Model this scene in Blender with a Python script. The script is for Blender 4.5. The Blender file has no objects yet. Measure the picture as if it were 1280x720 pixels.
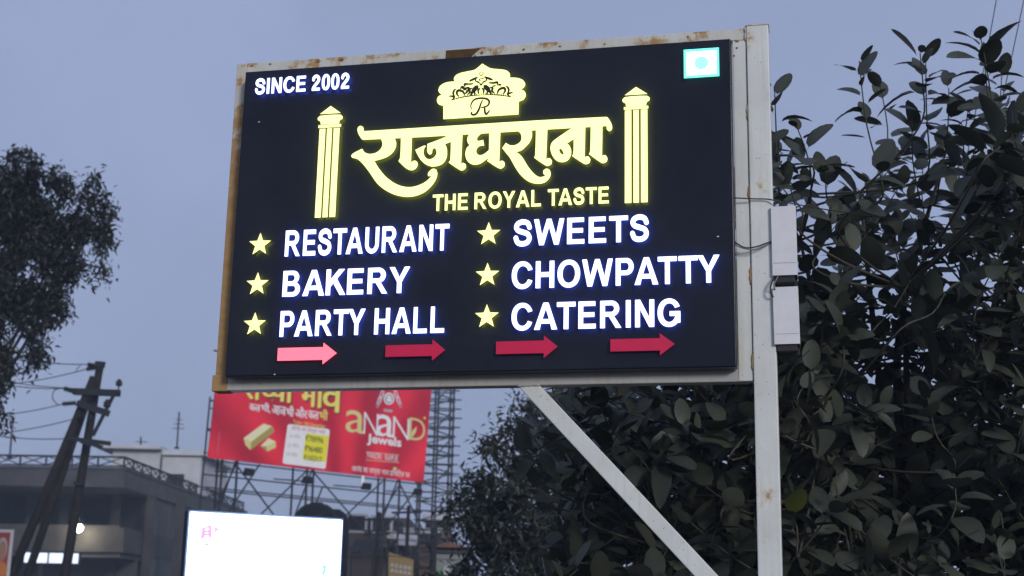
import bpy, bmesh, math, random
import numpy as np
from mathutils import Vector, Matrix
from mathutils.geometry import tessellate_polygon
R = random.Random(7)
S = bpy.context.scene
COL = S.collection
# ------------------------------------------------------------------ camera
FPX = 1743.4                                   # focal length in photo pixels (1280 wide)
EYE = Vector((0, 0, 1.6))
_u = Vector((0.01932877, 0.97203942, 0.23402084)).normalized()      # world up seen in the lens (right, up, forward)
_f = (Vector((0, 0, 1)) - _u * _u.z).normalized()
_r = Vector((_u.y*_f.z-_u.z*_f.y, _u.z*_f.x-_u.x*_f.z, _u.x*_f.y-_u.y*_f.x))
def lens_to_world(v): return Vector((_r.dot(v), _f.dot(v), _u.dot(v)))
CX, CY, CZ = (lens_to_world(Vector(a)) for a in ((1,0,0),(0,1,0),(0,0,1)))
cam = bpy.data.cameras.new('camera'); cam.sensor_width = 36; cam.lens = FPX/1280*36
cam.clip_start = .1; cam.clip_end = 3000
cam.dof.use_dof = True; cam.dof.focus_distance = 6.6; cam.dof.aperture_fstop = 3.6
co = bpy.data.objects.new('camera', cam); COL.objects.link(co)
m = Matrix((CX, CY, -CZ)).transposed().to_4x4(); m.translation = EYE
co.matrix_world = m; S.camera = co
def ray(px, py): return lens_to_world(Vector(((px-640)/FPX, (360-py)/FPX, 1)))
def P(px, py, Y):                               # the point on that sight line at ground distance Y
    d = ray(px, py); return EYE + d*(Y/d.y)
def topx(p):
    v = Vector(p)-EYE; z = v.dot(CZ)
    return 640+FPX*v.dot(CX)/z, 360-FPX*v.dot(CY)/z, z
# ------------------------------------------------------------------ sky, sun, exposure
SUN_EL, SUN_AZ = math.radians(17), math.pi-.42     # after-glow behind the photographer
W = bpy.data.worlds.new('World'); S.world = W; W.use_nodes = True
nt = W.node_tree; bg = nt.nodes['Background']
sky = nt.nodes.new('ShaderNodeTexSky'); sky.sky_type = 'NISHITA'; sky.sun_disc = False
sky.sun_elevation = SUN_EL; sky.sun_rotation = SUN_AZ; sky.air_density = 1.2; sky.dust_density = 2.5; sky.ozone_density = 3
mix = nt.nodes.new('ShaderNodeMix'); mix.data_type = 'RGBA'; mix.inputs[0].default_value = .90
mix.inputs[7].default_value = (2.62, 3.10, 4.75, 1)   # even overcast dusk
nt.links.new(sky.outputs[0], mix.inputs[6])
cn = nt.nodes.new('ShaderNodeTexNoise'); cn.inputs['Scale'].default_value = 2.2; cn.inputs['Detail'].default_value = 5; cn.inputs['Roughness'].default_value = .55   # faint unevenness of the cloud deck
ctc = nt.nodes.new('ShaderNodeTexCoord'); nt.links.new(ctc.outputs['Generated'], cn.inputs['Vector'])
cr = nt.nodes.new('ShaderNodeMapRange'); cr.inputs[1].default_value = .3; cr.inputs[2].default_value = .7; cr.inputs[3].default_value = .88; cr.inputs[4].default_value = 1.10; nt.links.new(cn.outputs['Fac'], cr.inputs[0])
cm = nt.nodes.new('ShaderNodeVectorMath'); cm.operation = 'SCALE'; nt.links.new(mix.outputs[2], cm.inputs[0]); nt.links.new(cr.outputs[0], cm.inputs['Scale']); nt.links.new(cm.outputs[0], bg.inputs[0]); bg.inputs[1].default_value = .1
sl = bpy.data.lights.new('sun', 'SUN'); sl.energy = 1.5; sl.angle = math.radians(14); sl.color = (1, .97, .93)
so = bpy.data.objects.new('sun', sl); COL.objects.link(so)
sd = Vector((math.sin(SUN_AZ)*math.cos(SUN_EL), math.cos(SUN_AZ)*math.cos(SUN_EL), math.sin(SUN_EL)))
so.rotation_euler = (-sd).to_track_quat('-Z', 'Y').to_euler(); so.location = (0, -5, 20)
vs = S.view_settings; vs.view_transform = 'Standard'; vs.look = 'None'; vs.exposure = .28; vs.gamma = 1
S.cycles.use_denoising = True
S.cycles.max_bounces = 6; S.cycles.caustics_reflective = False; S.cycles.caustics_refractive = False

# ------------------------------------------------------------------ helpers
class MB:
    def __init__(s): s.v = []; s.f = []
    def add(s, vs, fs):
        o = len(s.v); s.v += [tuple(v) for v in vs]; s.f += [tuple(i+o for i in f) for f in fs]; return s
    def box(s, x0, y0, z0, x1, y1, z1):
        return s.add([(x0,y0,z0),(x1,y0,z0),(x1,y1,z0),(x0,y1,z0),(x0,y0,z1),(x1,y0,z1),(x1,y1,z1),(x0,y1,z1)],
                     [(0,3,2,1),(4,5,6,7),(0,1,5,4),(1,2,6,5),(2,3,7,6),(3,0,4,7)])
    def tube(s, pts, rad, n=6, caps=True):
        pts = [Vector(p) for p in pts]; k = len(pts)
        if not hasattr(rad, '__len__'): rad = [rad]*k
        vs = []; fs = []; ref = None
        for i, p in enumerate(pts):
            t = (pts[min(i+1,k-1)]-pts[max(i-1,0)]).normalized()
            if ref is None: ref = Vector((0,0,1)) if abs(t.z) < .9 else Vector((1,0,0))
            a = t.cross(ref).normalized(); b = t.cross(a); ref = -b if False else ref
            for j in range(n):
                q = 2*math.pi*(j+.5)/n
                vs.append(p+(a*math.cos(q)+b*math.sin(q))*rad[i])
        for i in range(k-1):
            for j in range(n):
                fs.append((i*n+j, i*n+(j+1)%n, (i+1)*n+(j+1)%n, (i+1)*n+j))
        if caps: fs += [tuple(range(n)), tuple(reversed(range((k-1)*n, k*n)))]
        return s.add(vs, fs)
    def bar(s, a, b, w): return s.tube([a, b], w*.7071, 4)
    def build(s, name, mat, parent=None, smooth=False, bevel=0):
        me = bpy.data.meshes.new(name); me.from_pydata(s.v, [], s.f)
        bm = bmesh.new(); bm.from_mesh(me); bmesh.ops.recalc_face_normals(bm, faces=bm.faces); bm.to_mesh(me); bm.free()
        if smooth: me.shade_smooth()
        return link(name, me, mat, parent, bevel)
def link(name, me, mat, parent=None, bevel=0):
    o = bpy.data.objects.new(name, me); COL.objects.link(o)
    if mat and not me.materials: me.materials.append(mat)
    if parent: o.parent = parent
    if bevel:
        b = o.modifiers.new('bevel', 'BEVEL'); b.width = bevel; b.segments = 2; b.limit_method = 'ANGLE'
    return o
def tag(o, label=None, cat=None, group=None, kind=None):
    for k, v in (('label',label),('category',cat),('group',group),('kind',kind)):
        if v: o[k] = v
    return o
def thing(name, label, cat, loc=(0,0,0), rz=0, group=None):
    o = bpy.data.objects.new(name, None); COL.objects.link(o); o.location = loc; o.rotation_euler = (0,0,rz)
    o.empty_display_size = .2
    return tag(o, label, cat, group, 'thing')
def prism(loops, y0, y1, closed=True):
    """loops: outline + holes in (x,z); front at y0 (towards viewer), walls to y1"""
    mb = MB(); pts = [p for l in loops for p in l]
    tr = tessellate_polygon([[Vector((p[0], p[1], 0)) for p in l] for l in loops])
    n = len(pts)
    mb.v = [(x, y0, z) for x, z in pts]+[(x, y1, z) for x, z in pts]
    mb.f = [tuple(t) for t in tr]
    if closed: mb.f += [(c+n, b+n, a+n) for a, b, c in tr]
    o = 0
    for l in loops:
        k = len(l)
        for i in range(k): a, b = o+i, o+(i+1) % k; mb.f.append((a, b, b+n, a+n))
        o += k
    return mb
def smooth_loop(pts, sub=4, sharp=()):
    """closed Catmull-Rom through pts; corners sharper than ~55 degrees stay corners"""
    n = len(pts); P_ = [Vector(p).to_2d() for p in pts]; out = []
    crn = []
    for i in range(n):
        a = P_[i]-P_[i-1]; b = P_[(i+1) % n]-P_[i]
        crn.append(a.length > 0 and b.length > 0 and a.angle(b) > .95)
    for i in range(n):
        p1, p2 = P_[i], P_[(i+1) % n]
        d = (p2-p1).length
        def tan(c, a, b, chord):
            if c: return chord
            e = b-a; return e*(min(d, (b-a).length)/max(e.length, 1e-9))
        t1 = tan(crn[i], P_[i-1], p2, p2-p1); t2 = tan(crn[(i+1) % n], p1, P_[(i+2) % n], p2-p1)
        straight = crn[i] and crn[(i+1) % n]
        for k in range(1 if straight else sub):
            t = k/sub
            q = p1*(2*t**3-3*t*t+1)+t1*(t**3-2*t*t+t)+p2*(3*t*t-2*t**3)+t2*(t**3-t*t)
            out.append((q.x, q.y))
    return out
def spline(pts, sub=8):
    P_ = [Vector(p) for p in pts]; n = len(P_); out = []
    for i in range(n-1):
        p0, p1, p2, p3 = P_[max(i-1,0)], P_[i], P_[i+1], P_[min(i+2,n-1)]
        for k in range(sub):
            t = k/sub; out.append(.5*((2*p1)+(p2-p0)*t+(2*p0-5*p1+4*p2-p3)*t*t+(3*p1-p0-3*p2+p3)*t**3))
    out.append(P_[-1]); return out
# ------------------------------------------------------------------ materials
def mat(name, col, rough=.6, metal=0, emit=None, estr=1, noise=0, nscale=8, bump=0, spec=.5, col2=None, trans=0):
    m = bpy.data.materials.new(name); m.use_nodes = True; t = m.node_tree; b = t.nodes['Principled BSDF']
    c = (*col, 1); b.inputs['Base Color'].default_value = c; b.inputs['Roughness'].default_value = rough
    b.inputs['Metallic'].default_value = metal; b.inputs['Specular IOR Level'].default_value = spec
    if noise or col2 or bump:
        tc = t.nodes.new('ShaderNodeTexCoord'); nz = t.nodes.new('ShaderNodeTexNoise')
        nz.inputs['Scale'].default_value = nscale; nz.inputs['Detail'].default_value = 8; nz.inputs['Roughness'].default_value = .65
        t.links.new(tc.outputs['Object'], nz.inputs['Vector'])
        if noise or col2:
            rp = t.nodes.new('ShaderNodeValToRGB'); rp.color_ramp.elements[0].position = .32; rp.color_ramp.elements[1].position = .68
            d = col2 or tuple(x*(1-noise) for x in col)
            rp.color_ramp.elements[0].color = (*d, 1); rp.color_ramp.elements[1].color = c
            t.links.new(nz.outputs['Fac'], rp.inputs[0]); t.links.new(rp.outputs[0], b.inputs['Base Color'])
        if bump:
            bp = t.nodes.new('ShaderNodeBump'); bp.inputs['Strength'].default_value = bump; bp.inputs['Distance'].default_value = .02
            t.links.new(nz.outputs['Fac'], bp.inputs['Height']); t.links.new(bp.outputs[0], b.inputs['Normal'])
    if emit: b.inputs['Emission Color'].default_value = (*emit, 1); b.inputs['Emission Strength'].default_value = estr
    return m
def paint_mat(name, rust_amt, base=(.72,.745,.72), fade=None):
    """weathered white enamel on steel: grime, vertical runs, rust blooming through"""
    m = bpy.data.materials.new(name); m.use_nodes = True; t = m.node_tree; b = t.nodes['Principled BSDF']; L = t.links.new
    N = t.nodes.new
    tc = N('ShaderNodeTexCoord')
    def noise(sc, det=8, vec=None, rough=.6):
        n = N('ShaderNodeTexNoise'); n.inputs['Scale'].default_value = sc; n.inputs['Detail'].default_value = det; n.inputs['Roughness'].default_value = rough
        L(vec or tc.outputs['Object'], n.inputs['Vector']); return n.outputs['Fac']
    def ramp(src, a, b_, c0=(0,0,0,1), c1=(1,1,1,1)):
        r = N('ShaderNodeValToRGB'); r.color_ramp.elements[0].position = a; r.color_ramp.elements[1].position = b_
        r.color_ramp.elements[0].color = c0; r.color_ramp.elements[1].color = c1; L(src, r.inputs[0]); return r.outputs[0]
    def mixc(f, a, b_):
        x = N('ShaderNodeMix'); x.data_type = 'RGBA'
        for s, v in ((0, f), (6, a), (7, b_)):
            if isinstance(v, (tuple, float)): x.inputs[s].default_value = v if isinstance(v, float) else (*v, 1)
            else: L(v, x.inputs[s])
        return x.outputs[2]
    mp = N('ShaderNodeMapping'); mp.inputs['Scale'].default_value = (30, 30, 1.4); L(tc.outputs['Object'], mp.inputs[0])
    g = ramp(noise(3.2), .3, .75, (*[x*.80 for x in base], 1), (*base, 1))
    run = ramp(noise(1.5, 5, mp.outputs[0]), .50, .85)
    c = mixc(run, g, tuple(x*y for x, y in zip(base, (.78, .72, .6))))
    speck = ramp(noise(60, 3), .66, .72); c = mixc(speck, c, (.30, .25, .2))
    r1 = noise(9, 10, None, .7)
    if fade:                                       # rust spreading from the foot of the piece upwards (heights in metres)
        sz = N('ShaderNodeSeparateXYZ'); L(tc.outputs['Object'], sz.inputs[0]); mr = N('ShaderNodeMapRange'); L(sz.outputs[2], mr.inputs[0])
        mr.inputs[1].default_value = fade[0]; mr.inputs[2].default_value = fade[1]; mr.inputs[3].default_value = fade[2]; mr.inputs[4].default_value = 0
        ad = N('ShaderNodeMath'); L(r1, ad.inputs[0]); L(mr.outputs[0], ad.inputs[1]); r1 = ad.outputs[0]
    rusty = ramp(r1, .70-rust_amt*.42, .76-rust_amt*.36)
    rc = ramp(noise(24, 6), .3, .7, (.20, .085, .03, 1), (.42, .22, .085, 1))
    c = mixc(rusty, c, rc)
    halo = ramp(r1, .64-rust_amt*.42, .72-rust_amt*.38)
    hm = N('ShaderNodeMath'); hm.operation = 'MULTIPLY'; L(halo, hm.inputs[0]); hm.inputs[1].default_value = .35
    c = mixc(hm.outputs[0], c, (.5, .36, .16))
    L(c, b.inputs['Base Color'])
    rr = N('ShaderNodeMapRange'); L(rusty, rr.inputs[0]); rr.inputs[3].default_value = .5; rr.inputs[4].default_value = .9; L(rr.outputs[0], b.inputs['Roughness'])
    bp = N('ShaderNodeBump'); bp.inputs['Strength'].default_value = .25; bp.inputs['Distance'].default_value = .004; L(noise(35, 6), bp.inputs['Height']); L(bp.outputs[0], b.inputs['Normal'])
    return m
M = {}
M['paint'] = paint_mat('weathered_white_paint', .12)
M['paint_rail'] = paint_mat('chipped_white_paint', .40, (.64,.65,.60))
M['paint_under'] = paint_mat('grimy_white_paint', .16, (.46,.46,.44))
M['paint_rust'] = paint_mat('rusted_through_paint', .25, (.60,.58,.52), (3.3, 4.4, .42))
M['rust'] = mat('bare_rust', (.10,.055,.016), .9, noise=.35, nscale=30, bump=.3)
M['seam'] = mat('dark_seam', (.05,.04,.03), .9)
M['panel'] = mat('dark_acrylic_added_blue_glow', (.022,.024,.030), .16, noise=.4, nscale=1.6, spec=.10, emit=(.0006,.0014,.0055), estr=1)  # faint blue emission added over the whole face for the letters' bloom
M['panel_edge'] = mat('panel_edge_trim', (.035,.04,.05), .4, noise=.2)
M['white_lit'] = mat('white_lit_acrylic', (.8,.8,.8), .4, emit=(1.15,1.18,1.75), estr=1)
M['yellow_lit'] = mat('yellow_lit_acrylic', (.3,.3,.1), .4, emit=(1.2,1.25,.48), estr=1)
M['star_lit'] = mat('star_lit_acrylic', (.3,.3,.1), .4, emit=(1.1,1.1,.45), estr=1)
M['pink_lit'] = mat('pink_lit_acrylic', (.8,.2,.25), .4, emit=(1.25,.13,.20), estr=1)
M['red_dim'] = mat('red_acrylic', (.32,.012,.045), .4, emit=(.19,.0,.018), estr=1, noise=.2, nscale=10)
M['cyan_lit'] = mat('green_lit_acrylic', (.2,.8,.7), .4, emit=(.12,1.0,.72), estr=1)
M['dot_lit'] = mat('pale_green_dot', (.4,.8,.75), .4, emit=(.2,.86,.72), estr=1)
M['white_back'] = mat('white_letter_backlight', (.8,.8,.8), .4, emit=(.5,1.4,11.), estr=1)  # added glow on hidden back faces, throws a blue halo on the panel
M['yellow_back'] = mat('yellow_letter_backlight', (.3,.3,.1), .4, emit=(4.6,5.0,.2), estr=1)  # same added back-face glow, olive halo round yellow pieces and stars
M['black'] = mat('black_vinyl', (.02,.022,.01), .5)
M['white_box'] = mat('white_sheet_metal', (.72,.72,.75), .45, noise=.10, nscale=14, bump=.05)
M['dark'] = mat('dark_inside', (.03,.03,.035), .8, noise=.3)
M['cable'] = mat('black_cable', (.022,.022,.024), .5, noise=.2)
M['cable_grey'] = mat('grey_cable', (.2,.2,.21), .5, noise=.2)
M['steel'] = mat('dull_steel', (.045,.05,.06), .7, noise=.3, nscale=3, spec=.15)
M['concrete'] = mat('stained_concrete', (.080,.079,.083), .9, col2=(.030,.030,.034), nscale=.8, bump=.2)
M['concrete2'] = mat('old_plaster', (.060,.055,.052), .9, col2=(.022,.021,.021), nscale=.6, bump=.2)
M['white_wall'] = mat('whitewash', (.55,.56,.58), .85, col2=(.40,.41,.43), nscale=.7)
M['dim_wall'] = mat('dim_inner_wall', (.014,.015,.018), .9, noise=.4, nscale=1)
M['brown_wall'] = mat('brown_plaster', (.10,.075,.062), .9, col2=(.055,.042,.037), nscale=.7)
M['tan_wall'] = mat('tan_plaster', (.14,.10,.077), .9, col2=(.085,.062,.05), nscale=.9)
M['iron'] = mat('painted_iron', (.028,.03,.036), .7, noise=.3, nscale=4, spec=.12)
M['glass_dark'] = mat('dark_window_glass', (.015,.017,.02), .15)
M['pole'] = mat('weathered_pole', (.032,.027,.027), .9, noise=.45, nscale=5, bump=.2, spec=.1)
M['porcelain'] = mat('brown_porcelain', (.02,.018,.018), .5, noise=.2, spec=.2)
M['tank'] = mat('black_plastic_tank', (.014,.016,.02), .6, noise=.2, nscale=4, spec=.15)
M['bark'] = mat('grey_bark', (.05,.044,.037), .9, col2=(.022,.02,.017), nscale=14, bump=.4)
M['twig'] = mat('twig_bark', (.075,.07,.05), .8, noise=.35, nscale=20)
M['lamp_lit'] = mat('lit_lamp', (.8,.8,.7), .5, emit=(1,.93,.7), estr=14)
M['lightbox'] = mat('lit_strip', (.7,.7,.7), .5, emit=(.62,.75,1.0), estr=.95, noise=.1)
M['shop_dark'] = mat('shop_shutter', (.05,.05,.05), .8, noise=.4, nscale=2)
# ------------------------------------------------------------------ ground
def ground():
    g = bpy.data.materials.new('dusty_ground'); g.use_nodes = True; t = g.node_tree; b = t.nodes['Principled BSDF']
    tc = t.nodes.new('ShaderNodeTexCoord'); a = t.nodes.new('ShaderNodeTexNoise'); a.inputs['Scale'].default_value = .25; a.inputs['Detail'].default_value = 12
    r = t.nodes.new('ShaderNodeValToRGB'); r.color_ramp.elements[0].color = (.075,.068,.06,1); r.color_ramp.elements[1].color = (.15,.13,.105,1)
    t.links.new(tc.outputs['Object'], a.inputs[0]); t.links.new(a.outputs[0], r.inputs[0]); t.links.new(r.outputs[0], b.inputs['Base Color']); b.inputs['Roughness'].default_value = .95
    bp = t.nodes.new('ShaderNodeBump'); bp.inputs['Strength'].default_value = .5; t.links.new(a.outputs[0], bp.inputs['Height']); t.links.new(bp.outputs[0], b.inputs['Normal'])
    mb = MB(); n = 12; E_ = 1500
    for i in range(n+1):
        for j in range(n+1): mb.v.append((-E_+2*E_*i/n, -E_+2*E_*j/n, 0))
    for i in range(n):
        for j in range(n): k = i*(n+1)+j; mb.f.append((k, k+n+1, k+n+2, k+1))
    tag(mb.build('ground', g), kind='structure')
    rd = MB(); rd.add([(-60,14.5,.004),(60,14.5,.004),(60,24,.004),(-60,24,.004)], [(0,1,2,3)])
    tag(rd.build('road', mat('asphalt', (.05,.05,.052), .9, noise=.35, nscale=3, bump=.3)), kind='structure')
ground()
# ------------------------------------------------------------------ lettering: glyphs as implicit shapes, traced to outlines
GX, GY = None, None
def rect(x0,y0,x1,y1): return np.maximum(np.maximum(x0-GX, GX-x1), np.maximum(y0-GY, GY-y1))
def ell(cx,cy,a,b,n=2.0): return ((np.abs((GX-cx)/a)**n+np.abs((GY-cy)/b)**n)**(1/n)-1)*min(a,b)
def cvx(*p):
    p = list(p); ar = sum(p[i-1][0]*p[i][1]-p[i][0]*p[i-1][1] for i in range(len(p)))
    if ar < 0: p.reverse()
    d = None
    for i in range(len(p)):
        a, b = p[i-1], p[i]; ex, ey = b[0]-a[0], b[1]-a[1]; l = math.hypot(ex, ey) or 1e-9
        q = ((GX-a[0])*ey-(GY-a[1])*ex)/l; d = q if d is None else np.maximum(d, q)
    return d
def line(pts, w, round_=False):
    q = spline([(x, y, 0) for x, y in pts], 8); d = np.full(GX.shape, 9.0); k = len(q)-1
    for i in range(k):
        a, b = q[i], q[i+1]; ex, ey = b.x-a.x, b.y-a.y; l2 = ex*ex+ey*ey or 1e-9
        t = ((GX-a.x)*ex+(GY-a.y)*ey)/l2; tc = np.clip(t, 0, 1)
        dd = np.hypot(GX-a.x-tc*ex, GY-a.y-tc*ey)
        if not round_:
            if i == 0: dd = np.where(t < 0, 9, dd)
            if i == k-1: dd = np.where(t > 1, 9, dd)
        d = np.minimum(d, dd)
    return d-w
def U(*a):
    d = a[0]
    for b in a[1:]: d = np.minimum(d, b)
    return d
def cut(a, *bs):
    for b in bs: a = np.maximum(a, -b)
    return a
def stem(): return rect(0,0,.2,1)
GL = {
 'I': (.2, lambda: stem()),
 'H': (.8, lambda: U(stem(), rect(.6,0,.8,1), rect(.1,.41,.7,.585))),
 'E': (.74, lambda: U(stem(), rect(.1,0,.74,.17), rect(.1,.83,.72,1), rect(.1,.425,.68,.595))),
 'L': (.71, lambda: U(stem(), rect(.1,0,.71,.17))),
 'T': (.8, lambda: U(rect(0,.83,.8,1), rect(.3,0,.5,.9))),
 'N': (.8, lambda: U(stem(), rect(.6,0,.8,1), cvx((0,1),(.21,1),(.8,0),(.59,0)))),
 'A': (1., lambda: cut(cvx((0,0),(.39,1),(.61,1),(1,0)), cvx((.215,-.1),(.785,-.1),(.703,.225),(.297,.225)), cvx((.352,.39),(.648,.39),(.5,.78)))),
 'K': (.9, lambda: U(stem(), cvx((.18,.30),(.18,.58),(.57,1),(.835,1)), cvx((.29,.52),(.45,.69),(.9,0),(.65,0)))),
 'W': (1.31, lambda: U(cvx((0,1),(.205,1),(.43,0),(.235,0)), cvx((.235,0),(.43,0),(.75,1),(.56,1)), cvx((.56,1),(.75,1),(1.075,0),(.88,0)), cvx((.88,0),(1.075,0),(1.31,1),(1.105,1)))),
 'Y': (.92, lambda: U(cvx((0,1),(.235,1),(.56,.42),(.36,.42)), cvx((.92,1),(.685,1),(.36,.42),(.56,.42)), rect(.36,0,.56,.45))),
 'U': (.8, lambda: U(rect(0,.36,.2,1), rect(.6,.36,.8,1), np.maximum(cut(ell(.4,.36,.4,.375), ell(.4,.36,.2,.205)), GY-.37))),
 'O': (.97, lambda: cut(ell(.485,.5,.485,.515,2.15), ell(.485,.5,.275,.345,2.1))),
 '0': (.64, lambda: cut(ell(.32,.5,.32,.51,2.3), ell(.32,.5,.125,.35,2.2))),
 'C': (.90, lambda: cut(ell(.465,.5,.465,.515,2.15), ell(.475,.5,.265,.345,2.1), cvx((.40,.5),(.70,.655),(1.2,.78),(1.2,.5)), cvx((.40,.5),(.70,.345),(1.2,.20),(1.2,.5)))),
 'G': (.95, lambda: U(cut(ell(.48,.5,.48,.515,2.15), ell(.485,.5,.27,.345,2.1), cvx((.40,.53),(.70,.665),(1.2,.80),(1.2,.4),(.4,.4))), rect(.50,.38,.945,.55), rect(.755,.13,.945,.5))),
 'P': (.755, lambda: U(stem(), cut(U(rect(.1,.375,.45,1), ell(.45,.6875,.305,.3125)), rect(.2,.54,.43,.835), ell(.43,.6875,.125,.1475)))),
 'R': (.90, lambda: U(stem(), cut(U(rect(.1,.42,.48,1), ell(.48,.71,.325,.29)), rect(.2,.585,.47,.835), ell(.47,.71,.125,.125)), cvx((.36,.43),(.55,.48),(.9,0),(.66,0)))),
 'B': (.80, lambda: cut(U(stem(), rect(.1,0,.48,.565), ell(.49,.2825,.31,.2825), rect(.1,.5,.45,1), ell(.46,.745,.275,.255)), rect(.2,.165,.46,.42), ell(.46,.2925,.13,.1275), rect(.2,.59,.42,.84), ell(.42,.715,.12,.125))),
 'S': (.81, lambda: line([(.70,.695),(.615,.865),(.40,.925),(.19,.86),(.12,.72),(.21,.595),(.42,.525),(.62,.445),(.695,.29),(.61,.135),(.40,.075),(.19,.135),(.10,.325)], .098)),
 '2': (.64, lambda: U(line([(.10,.69),(.145,.84),(.31,.915),(.475,.85),(.53,.71),(.46,.55),(.30,.38),(.16,.22),(.10,.08)], .098), rect(.02,0,.64,.17))),
}
def trace(f, x0, x1, y0, y1, h):
    """outlines of f<0 on a grid (marching squares), simplified"""
    global GX, GY
    xs = np.arange(x0, x1+h, h); ys = np.arange(y0, y1+h, h); GX, GY = np.meshgrid(xs, ys)
    F = f(); F = np.where(np.abs(F) < 1e-6, 1e-6, F); seg = {}
    ins = F < 0; ny, nx = F.shape
    def pt(k):
        i, j, d = k
        a = F[j, i]; b = F[j, i+1] if d == 0 else F[j+1, i]; t = a/(a-b)
        return (xs[i]+(t*h if d == 0 else 0), ys[j]+(t*h if d == 1 else 0))
    mixed = ins[:-1,:-1].astype(int)+ins[:-1,1:]+ins[1:,:-1]+ins[1:,1:]
    for j, i in zip(*np.nonzero((mixed > 0) & (mixed < 4))):
        c = [ins[j,i], ins[j,i+1], ins[j+1,i+1], ins[j+1,i]]
        e = [(i,j,0),(i+1,j,1),(i,j+1,0),(i,j,1)]
        outs = [e[k] for k in range(4) if c[k] and not c[(k+1) % 4]]      # leaving inside, counter-clockwise walk
        inn = [e[k] for k in range(4) if not c[k] and c[(k+1) % 4]]
        if len(outs) == 1: seg[outs[0]] = inn[0]
        else:
            for k in range(4):
                if c[k] and not c[(k+1) % 4]: seg[e[k]] = e[(k+3) % 4]
    loops = []
    while seg:
        k0 = next(iter(seg)); k = k0; l = []
        while k in seg: n = seg.pop(k); l.append(pt(k)); k = n
        if len(l) < 6: continue
        def dp(a, b):
            if b-a < 2: return []
            (ax, ay), (bx, by) = l[a], l[b]; L_ = math.hypot(bx-ax, by-ay) or 1e-9; w, wi = 0, 0
            for q in range(a+1, b):
                d = abs((l[q][0]-ax)*(by-ay)-(l[q][1]-ay)*(bx-ax))/L_ if L_ > 1e-6 else math.hypot(l[q][0]-ax, l[q][1]-ay)
                if d > w: w, wi = d, q
            return dp(a, wi)+[wi]+dp(wi, b) if w > h*.16 else []
        hf = len(l)//2; l.append(l[0]); idx = [0]+dp(0, hf)+[hf]+dp(hf, len(l)-1)
        loops.append([l[q] for q in idx])
    def area(l): return sum(l[i-1][0]*l[i][1]-l[i][0]*l[i-1][1] for i in range(len(l)))
    loops.sort(key=lambda l: -abs(area(l))); return loops
_gc = {}
def glyph(ch):
    if ch not in _gc: _gc[ch] = trace(GL[ch][1], -.06, GL[ch][0]+.06, -.06, 1.06, .0125)
    return _gc[ch]
def layout(word):
    """[(char, x)] and total width in cap heights"""
    rnd = 'OCGS0'; dia = 'AYTWL'; x = 0; out = []; prev = None
    for ch in word:
        if ch == ' ': x += .50; prev = ' '; continue
        if prev and prev != ' ':
            g = .19
            for c in (prev, ch):
                if c in rnd: g -= .045
                if c in 'AYTWVK': g -= .06
            if prev+ch in ('PA','AT','TA','AY','LT','TY','AW'): g -= .09
            if prev+ch in ('RY','RT','KE'): g -= .06
            x += g
        out.append((ch, x)); x += GL[ch][0]; prev = ch
    return out, x
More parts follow.
